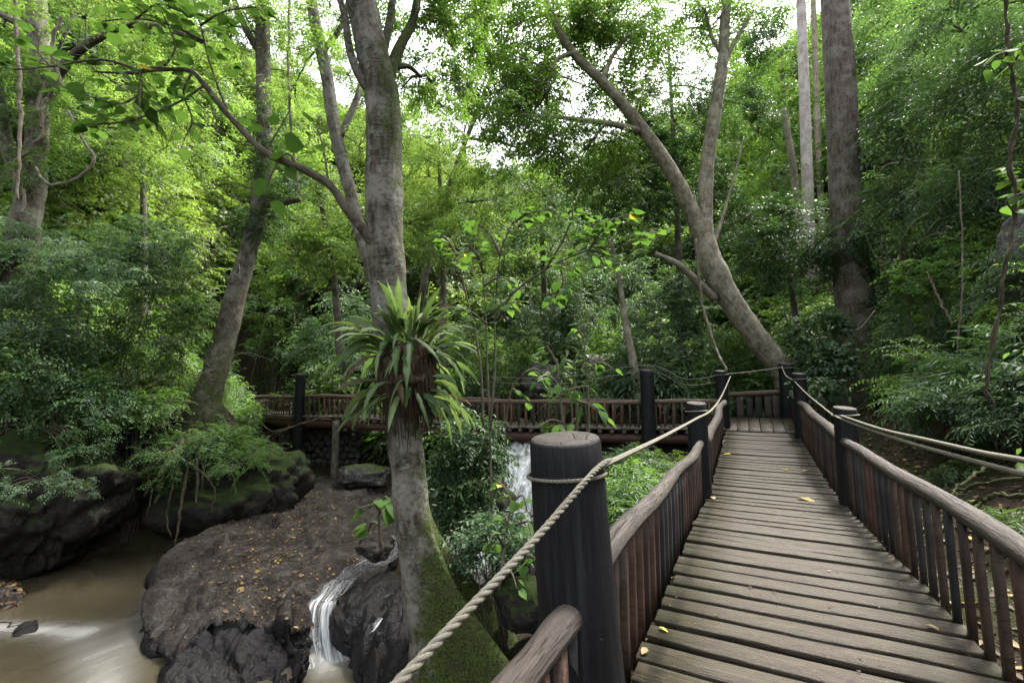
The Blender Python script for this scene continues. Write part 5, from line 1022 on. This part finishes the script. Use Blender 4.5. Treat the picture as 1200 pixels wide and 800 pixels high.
# plants with countable broad leaves
def leaf_plant(label, stems, twigs, size, seed, meshes=HL, spacing=.12, name='broad_leaved_plant', wpx=5, jitter=.16, **kw):
    r = np.random.default_rng(seed); b = PY(*stems[0][0]); t = root(name, b, label, 'plant')
    for s_ in stems:
        P = np.array([PY(*p) for p in s_]); tube('stem', P, np.linspace(wpx, wpx * .5, len(P)) / 2 * s_[0][2] / F, TWIGS, t, 7, len(P) * 5, .1)
    leafy_twigs(t, twigs, size, r, spacing, meshes, jitter, **kw); return t
leaf_plant('tall thin sapling with big bright round leaves right of the central trunk', [[(577, 640, 6.6), (574, 505, 6.4), (571, 430, 6.3), (569, 370, 6.3), (566, 320, 6.3)], [(574, 505, 6.4), (580, 430, 6.3), (580, 370, 6.3), (586, 300, 6.2), (600, 262, 6.1)], [(582, 375, 6.3), (600, 345, 6.2), (640, 315, 6.1), (690, 293, 6.0), (730, 288, 5.9)], [(566, 500, 6.5), (562, 420, 6.5), (545, 340, 6.5), (536, 300, 6.5)]],
  [[(566, 320, 6.3), (560, 300, 6.2), (545, 285, 6.1)], [(567, 335, 6.3), (585, 325, 6.1), (600, 330, 6.)], [(571, 380, 6.3), (552, 365, 6.2), (540, 362, 6.1)], [(600, 262, 6.1), (620, 250, 6.), (645, 245, 5.9)], [(640, 315, 6.1), (655, 290, 6.), (668, 262, 5.9), (672, 245, 5.9)], [(690, 293, 6.), (712, 262, 5.9), (740, 250, 5.8)], [(690, 293, 6.), (715, 300, 5.9), (735, 310, 5.9)], [(730, 288, 5.9), (750, 280, 5.8), (765, 270, 5.8)], [(586, 300, 6.2), (575, 275, 6.2), (560, 262, 6.2)], [(655, 310, 6.1), (660, 330, 6.), (650, 350, 6.)], [(536, 300, 6.5), (525, 282, 6.5), (512, 275, 6.4)], [(700, 290, 6), (695, 268, 6), (690, 248, 6)], [(571, 345, 6.3), (582, 350, 6.2), (595, 360, 6.1)]], .155, 61, spacing=.034, wpx=3, jitter=.24, droop=.0)
leaf_plant('leafy seedling with drooping long leaves in front of the footbridge', [[(664, 560, 7), (660, 500, 7), (655, 450, 7), (652, 420, 7)], [(672, 560, 7.1), (676, 490, 7.1), (672, 440, 7.1), (676, 415, 7.1)]],
  [[(655, 450, 7), (640, 440, 6.9), (628, 445, 6.8)], [(655, 465, 7), (672, 455, 6.9), (690, 452, 6.8)], [(652, 425, 7), (645, 412, 7), (640, 405, 7)], [(676, 470, 7.1), (695, 475, 7), (712, 490, 6.9)], [(660, 495, 7), (645, 492, 6.9), (632, 500, 6.9)], [(676, 430, 7.1), (690, 420, 7), (700, 425, 7)], [(674, 490, 7), (668, 500, 6.9), (662, 510, 6.9)], [(672, 440, 7.1), (660, 430, 7), (665, 415, 7)]], .24, 62, LL, .075, wpx=4, jitter=.12, droop=.7)
leaf_plant('slender seedling with a tuft of leaves between the seedling and the sapling, before the footbridge', [[(690, 575, 7.6), (690, 500, 7.6), (688, 440, 7.6), (684, 395, 7.6)], [(590, 560, 8), (592, 500, 8), (600, 455, 8), (612, 440, 8)]],
  [[(684, 395, 7.6), (678, 385, 7.5), (690, 378, 7.5)], [(688, 430, 7.6), (705, 425, 7.5), (718, 432, 7.5)], [(612, 440, 8), (625, 432, 7.9), (640, 440, 7.9)], [(600, 455, 8), (612, 462, 7.9), (622, 475, 7.9)]], .2, 63, HL, .1, wpx=3, jitter=.14)
leaf_plant('small plant with heart shaped leaves on the edge of the flat rock beside the trunk', [[(446, 640, 8.6), (444, 612, 8.6), (446, 590, 8.6)]], [[(446, 600, 8.6), (438, 590, 8.5), (432, 596, 8.5)], [(446, 590, 8.6), (452, 582, 8.5), (458, 592, 8.5)], [(445, 615, 8.6), (436, 612, 8.5), (432, 622, 8.5)]], .3, 64, HL, .1, wpx=4, jitter=.14)
leaf_plant('trailing creeper with dark heart leaves on the bank left of the near post', [[(585, 690, 5.4), (590, 640, 5.5), (600, 590, 5.6)], [(640, 700, 5.0), (632, 660, 5.2), (618, 610, 5.4)]], [[(590, 640, 5.5), (580, 625, 5.4), (570, 640, 5.4)], [(600, 590, 5.6), (612, 580, 5.5), (618, 600, 5.5)], [(618, 610, 5.4), (600, 615, 5.3), (590, 600, 5.3)], [(632, 660, 5.2), (620, 650, 5.2), (612, 668, 5.2)], [(590, 660, 5.4), (600, 672, 5.3), (606, 690, 5.3)], [(600, 590, 5.6), (590, 570, 5.6), (578, 560, 5.6)]], .13, 65, HL, .08, wpx=3, jitter=.12)
# fallen log behind the bridge
P_, R_ = pxpath([(690, 430, 20, 30), (730, 437, 19.5, 30), (775, 442, 19, 28), (800, 446, 18.6, 26)]); tube('fallen_log', P_, R_, M['trunk_main'], None, 16, 24, .16, 2., None, moss_attr(lambda V: np.full(len(V), .3)), loc=P_[0], label='grey fallen log lying behind the footbridge post', cat='log')
# roots
def roots(label, specs, seed, mat='root_moss', moss=.4):
    r = np.random.default_rng(seed); P0 = PY(*specs[0][0][:3]); t = root('root_system', P0, label, 'roots')
    for s_ in specs:
        P, R = pxpath(s_); R = R * .45; C = catmull(P, len(P) * 6); C[1:] += r.normal(0, .012, C[1:].shape); tube('root', C, np.interp(np.linspace(0, 1, len(C)), np.linspace(0, 1, len(R)), R), M[mat], t, 8, len(C), .2, 4., None, moss_attr(lambda V: np.full(len(V), moss)))
roots('bare roots of the leaning tree hanging over the mossy boulder', [[(222, 505, 13.0, 7), (212, 525, 12.6, 8), (190, 552, 12.0, 10), (168, 582, 11.9, 5)], [(232, 505, 13.0, 7), (222, 540, 12.4, 8), (214, 580, 12.0, 8), (205, 640, 11.9, 4)], [(215, 515, 12.6, 10), (196, 545, 12.0, 8), (182, 590, 11.9, 5)], [(228, 510, 12.7, 9), (232, 560, 12.1, 7), (230, 590, 11.8, 4)], [(222, 540, 12.3, 6), (250, 570, 12., 4), (248, 600, 11.9, 3)], [(232, 512, 12.8, 8), (258, 530, 12.6, 7), (272, 552, 12.3, 5), (276, 580, 12.1, 3)], [(218, 512, 12.7, 7), (186, 535, 12.2, 6), (160, 560, 11.9, 4), (150, 588, 11.8, 3)], [(226, 512, 12.7, 6), (205, 560, 12., 5), (196, 600, 11.9, 4), (199, 630, 11.8, 2)], [(230, 515, 12.7, 6), (238, 545, 12.3, 5), (236, 575, 12.1, 4)], [(215, 520, 12.6, 5), (176, 550, 12., 4), (178, 575, 11.9, 3), (172, 605, 11.8, 2)]], 3)
roots('mossy surface roots crossing the leaf litter on the right bank', [[(1250, 575, 5.4, 12), (1200, 580, 5.6, 12), (1165, 580, 5.9, 11), (1148, 592, 6.0, 9), (1150, 606, 5.9, 6)], [(1230, 560, 6.0, 10), (1180, 562, 6.4, 10), (1140, 570, 6.8, 9), (1105, 578, 7.1, 5)], [(1158, 545, 6.8, 9), (1140, 558, 6.7, 8), (1120, 572, 6.6, 7), (1100, 590, 6.5, 4)]], 4, moss=.75)
roots('tangle of bare branches hanging under the left end of the footbridge', [[(385, 487, 18, 4), (350, 497, 17.8, 4), (320, 505, 17.6, 3), (300, 490, 17.5, 2)], [(355, 495, 17.8, 3), (330, 505, 17.6, 3), (305, 515, 17.6, 2)], [(340, 498, 17.8, 3), (322, 512, 17.6, 2), (318, 525, 17.5, 2)]], 5, moss=.05)

# ------------------------------------------------------------------ stuff: undergrowth and hillside foliage
NEs = NE[::6]
def sw(x, y): p = np.array([x, y, 0]) - LB; return p @ DV, p @ RV
def allowed(x, y, r, z, top):
    s, w = sw(x, y)
    if -1 < s < 18.2 and -r * .9 - .25 < w < WD + .2 + r * .9: return False
    if -1 < s < 14 and WD < w < WD + 2.4 + r * .5 - .0 * s and s < 9 and r > .45: return False
    d = np.hypot(NEs[:, 0] - x, NEs[:, 1] - y); i = np.argmin(d); wv = (np.array([x, y, 0]) - NEs[i]) @ BN[::6][i]
    if -r * .9 - .2 < wv < BW + .2 + r * .9 and d[i] < 3 + r: return False
    px, py = to_px(np.array([[x, y, z]])); px = px[0]; py = py[0]; tpx, tpy = to_px(np.array([[x, y, top]]))
    if wv < 0 and y < 20:
        if 262 - r / y * F < px < 1000 and tpy[0] < 512: return False
        if px < 480 and py > 500 and px > 110: return False
        if px < 300 and py > 520: return False
        if z < -1.3: return False
    for a in ((1, 20), (.6, 16), (.25, 13), (-.3, 11.5), (-1.5, 9.5)):
        if math.hypot(x - a[0], y - a[1]) < 1.25 + r * .6: return False
    if 560 < px < 700 and y < 13 and tpy[0] < 575 and py > 500 and y > 8: return False
    return True
def grow(sc_, region, n, rr, kinds, scale, dens, seed, hue=None, tint=0., zoff=.45, squash=.85):
    r = np.random.default_rng(seed); A = np.array(region, float); lo, hi_ = A.min(0), A.max(0); X, Y = A[:, 0], A[:, 1]; pts = []
    cx_, cy2 = r.uniform(lo[0], hi_[0], n * 12), r.uniform(lo[1], hi_[1], n * 12); ins = np.zeros(len(cx_), bool); j = len(A) - 1
    for i in range(len(A)):
        with np.errstate(divide='ignore', invalid='ignore'): ins ^= ((Y[i] > cy2) != (Y[j] > cy2)) & (cx_ < (X[j] - X[i]) * (cy2 - Y[i]) / (Y[j] - Y[i] + 1e-12) + X[i])
        j = i
    ins &= np.abs(cx_) < 1.32 * cy2 + 2; cx_, cy2 = cx_[ins], cy2[ins]; cz = np.minimum(ground(cx_, cy2), 44); cr = r.uniform(*rr, len(cx_)); acc = np.zeros((0, 3))
    for x, y, z, rad in zip(cx_, cy2, cz, cr):
        if len(pts) >= n: break
        if len(acc) and ((acc[:, 0] - x) ** 2 + (acc[:, 1] - y) ** 2 < (.5 * (rad + acc[:, 2])) ** 2).any(): continue
        if not allowed(x, y, rad, z, z + rad * 1.3): continue
        pts.append((x, y, rad, z)); acc = np.vstack([acc, [x, y, rad]])
    for x, y, rad, z in pts:
        hgt = rad * squash * r.uniform(.8, 1.35); c = np.array([x, y, z + hgt * zoff]); k = max(8, int(dens * rad * rad)); C, o = blob_points(c, (rad, rad, hgt), k, r, -.35)
        px, py = to_px(c[None]); h = 0 if hue is None else hue(px[0], py[0]); kd = kinds[r.integers(len(kinds))]
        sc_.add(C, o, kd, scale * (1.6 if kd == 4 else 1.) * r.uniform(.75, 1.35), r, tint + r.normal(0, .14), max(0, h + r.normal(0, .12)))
    return len(pts)
def sunlit_hue(px, py): return .75 * math.exp(-((px - 190) ** 2 + (py - 200) ** 2) / 150 ** 2) + .55 * math.exp(-((px - 520) ** 2 + (py - 260) ** 2) / 130 ** 2) + .3 * math.exp(-((px - 600) ** 2 + (py - 180) ** 2) / 160 ** 2)  # sunlight painted as yellower leaf colour over chosen areas of the view
S1 = Scatter(); (grow(S1, [(-17, 7.5), (-12.5, 11.8), (-10.6, 12.6), (-9.3, 13.4), (-8.2, 15.2), (-8.6, 19), (-10.5, 20.5), (-14, 25), (-26, 25), (-26, 8)], 300, (.5, 1.25), [0, 0, 2, 3, 1, 1], 1.08, 32, 71, sunlit_hue, .12))
S1.build('undergrowth', 'thick mixed undergrowth covering the left bank of the stream', 'undergrowth')
S2 = Scatter(); (grow(S2, [(-14, 21), (-9, 21), (-3, 19.2), (3, 17.6), (6, 17), (9.6, 17.5), (12, 19), (16, 22), (17, 32), (-26, 32)], 380, (.8, 1.9), [0, 0, 2, 4, 1, 1, 3], 1.6, 18, 72, sunlit_hue, .14))
S2.build('undergrowth', 'thick green undergrowth across the valley behind the footbridge', 'undergrowth')
S3 = Scatter(); (grow(S3, [(6.5, 2), (7.6, 5.5), (9.2, 9), (11.6, 13), (13.6, 16.5), (16, 21), (24, 24), (24, 2)], 330, (.5, 1.35), [0, 2, 1, 0, 4, 1, 3], .95, 34, 73, None, .03, squash=1.1))
S3.build('undergrowth', 'dark dense thicket climbing the steep bank right of the boardwalk', 'undergrowth')
S4 = Scatter(); (grow(S4, [(-60, 14), (-22, 12), (-20, 24), (-22, 32), (20, 32), (24, 22), (22, 8), (60, 8), (60, 75), (-60, 75)], 520, (1.6, 3.6), [0, 0, 4, 2], 2.4, 7.5, 74, sunlit_hue, squash=1.1))
S4.build('hillside_forest', 'distant forested hillsides closing the valley', 'forest')
S5 = Scatter(); (grow(S5, [(-2.2, 4.5), (-.4, 3), (.3, 4), (1.8, 7.2), (4.6, 12.6), (3.4, 13.6), (1.6, 11.5), (.2, 8.5), (-.8, 7)], 60, (.22, .45), [0, 3, 0, 1], .62, 120, 75, None, -.05))
S5.build('undergrowth', 'low green undergrowth on the bank between the stream and the boardwalk', 'undergrowth')
S6 = Scatter(); (grow(S6, [(5.2, 3), (6.3, 2), (7.6, 5.5), (9.2, 9), (11.6, 13), (13.4, 17), (9.8, 16.5), (8.6, 12), (6.5, 8)], 16, (.14, .3), [0, 3, 1, 2], .6, 120, 76, None, -.05))
S6.build('undergrowth', 'scattered low seedlings on the leaf litter right of the boardwalk', 'undergrowth')

rt_ = np.random.default_rng(120); tw_ = []
for px0, px1, py0, py1, y0, y1, n in ((0, 290, 260, 500, 10.5, 14, 110), (540, 900, 250, 440, 18.5, 24, 90), (1020, 1200, 120, 500, 8, 13, 60), (300, 440, 250, 420, 17, 22, 50)):
    for _ in range(n):
        a = PY(rt_.uniform(px0, px1), rt_.uniform(py0, py1), rt_.uniform(y0, y1)); d = nrm(rt_.normal(0, 1, 3) * [1, .6, .9]); L = rt_.uniform(.5, 1.8) * a[1] / 12
        m_ = a + d * L * .5 + UP * rt_.normal(0, .12) * L; w_ = rt_.uniform(.004, .010) * a[1] / 12; tw_.append(tube_arr([a, m_, a + d * L - UP * rt_.uniform(0, .5) * L], [w_, w_ * .8, w_ * .3], 4, 8))
V, Pp, uv = join(tw_); mk('twig_tangle', V, Pp, M['twig'], uv=uv, kind='stuff', label='bare twigs and thin vines tangled through the undergrowth', cat='twigs')

# ------------------------------------------------------------------ leaf litter
def litter(name, P, N, size, label, mats, r):
    n = len(P); D_ = nrm(np.cross(N, r.normal(size=(n, 3)))); L = size * r.uniform(.5, 1.3, n); Nn = nrm(N + r.normal(0, .22, (n, 3)))
    V, Fq, T = leaf_arr(P + N * .012, D_, Nn, L, L * r.uniform(.4, .65, n), r.uniform(0, 1, n) ** 1.6, True); mi = np.repeat(r.integers(0, 14, n) < 1, 2).astype(int)
    return mk(name, V, [Fq], mats, attrs={'tint': T}, midx=mi, kind='stuff', label=label, cat='leaf litter')
r = np.random.default_rng(90); X = r.uniform(4, 15, 16000); Y = r.uniform(2, 20, 16000); s_ = (X - LB[0]) * DV[0] + (Y - LB[1]) * DV[1]; w_ = (X - LB[0]) * RV[0] + (Y - LB[1]) * RV[1]; m = (w_ > WD + .15) & (w_ < WD + 4.5); X, Y = X[m], Y[m]
def bvh(*names):
    V, Fc = [], []
    for nm in names:
        o = bpy.data.objects[nm]; k = len(V); V += [v.co + o.location for v in o.data.vertices]; Fc += [tuple(i + k for i in p.vertices) for p in o.data.polygons]
    return BVHTree.FromPolygons(V, Fc)
def drop(X, Y, top, tr):
    P, N = [], []
    for x, y in zip(X, Y):
        lo, nn, _, _ = tr.ray_cast(Vector((x, y, top)), Vector((0, 0, -1)))
        if lo is not None: P.append(lo[:]); N.append(nn[:] if nn.z > 0 else (-nn)[:])
    return np.array(P), np.array(N)
P = np.stack([X, Y, ground(X, Y)], -1); TG = bvh('forest_ground'); gz_ = [drop(P[k:k + 1, 0], P[k:k + 1, 1], P[k, 2] + .6, TG)[0] for k in range(len(P))]
gz_ = [g[0][2] if len(g) else -99 for g in gz_]
P[:, 2] = gz_; P = P[P[:, 2] > -90]; litter('leaf_litter', P, np.tile(UP, (len(P), 1)), .11, 'brown leaf litter on the bank right of the boardwalk', (M['dead'], M['leaf_yellow']), r)
cx = []
for _ in range(1300):
    a, b = r.random() ** .7, r.normal(); px, py = 262 + a * 130 + b * 26 + r.normal(0, 16), 690 - a * 118 + b * 22 + r.normal(0, 12); cx.append(PZ(px, py, -1.9)[:2])
for _ in range(200): cx.append(PZ(r.uniform(190, 450), r.uniform(580, 740), -2.)[:2])
cx = np.array(cx); TR = bvh('flat_rock'); P, N = drop(cx[:, 0], cx[:, 1], -1.2, TR)
litter('leaf_litter', P, N, .085, 'brown and yellow fallen leaves strewn over the flat rock', (M['dead'], M['leaf_yellow']), r)
cx = np.array([PZ(r.uniform(-10, 30), r.uniform(682, 706), -2.6)[:2] for _ in range(200)]); P, N = drop(cx[:, 0], cx[:, 1], -1.5, bvh('leaf_covered_rock'))
if len(P): litter('leaf_litter', P, N, .12, 'heap of wet brown leaves on the small rock in the pool', (M['dead'], M['dead']), r)
rd = np.random.default_rng(97); DB = [(rd.uniform(1.2, 15), (rd.beta(.5, .5)) * WD) for _ in range(170)]; P = np.array([pos(a, b, .004) for a, b in DB]); litter('leaf_crumbs', P, np.tile(UP, (len(P), 1)), .028, 'tiny leaf crumbs scattered over the boardwalk planks', (M['dead'], M['dead']), rd)
# leaves one can point to
dl = [raw_mesh('fallen_leaf', *[x for x in (lambda V, q: (V, [q]))(*leaf_arr(np.zeros((1, 3)), np.array([[1., 0, 0]]), np.array([[0, .15, 1.]]), np.array([1.]), np.array([wd]), np.array([1.]))[:2])], (M[mt],), attrs={'tint': np.full(6, tn)}) for wd, mt, tn in ((.75, 'dead', 1.), (.55, 'leaf_yellow', .6), (.6, 'dead', .8))]
def deck_leaf(px, py, size, k, label, z=None):
    p = PZ(px, py, 0) if z is None else PZ(px, py, z)
    if z is None:
        for _ in range(8): p = PZ(px, py, zdeck(sw(p[0], p[1])[0]))
    put('fallen_leaf', dl[k], p + UP * .022, frame_rot(np.array([math.cos(px), math.sin(px), .03]), UP), None, (size,) * 3, label=label, cat='leaf', group='fallen leaves')
for a in [(935, 584, .3, 0, 'largest orange leaf lying in the middle of the boardwalk'), (917, 551, .14, 1, 'pale leaf on the boardwalk beyond the largest orange leaf'), (834, 583, .12, 0, 'orange leaf against the left railing beyond the near planks'), (772, 738, .07, 1, 'yellow leaf on the nearest planks beside the left railing'), (758, 763, .07, 2, 'brown scrap of leaf by the foot of the nearest left balusters'), (946, 552, .14, 2, 'dull leaf near the right edge of the far deck'), (1086, 735, .07, 2, 'brown leaf near the right railing on the nearest planks'), (857, 533, .2, 1, 'yellow leaf at the far left of the deck'), (938, 527, .16, 1, 'small yellow leaf at the far right of the deck'), (852, 518, .2, 2, 'brown leaf by the far left corner post')]: deck_leaf(*a)
for px, py, k, lab in [(286, 684, 0, 'big orange leaf alone on the middle of the flat rock'), (263, 710, 1, 'cream leaf alone on the lower slope of the flat rock'), (264, 727, 1, 'yellow leaf nearest the pothole of the flat rock'), (346, 632, 1, 'pale yellow leaf right of the centre of the flat rock'), (288, 709, 2, 'tan leaf beside the cream leaf on the flat rock')]:
    p = PZ(px, py, -2.0); lo, nn, _, _ = TR.ray_cast(Vector((p[0], p[1], -1.2)), Vector((0, 0, -1)))
    if lo is not None: put('fallen_leaf', dl[k], np.array(lo) + UP * .02, frame_rot(np.cross(np.array(nn), [.3, 1, 0]), np.array(nn)), None, (.18,) * 3, label=lab, cat='leaf', group='fallen leaves')
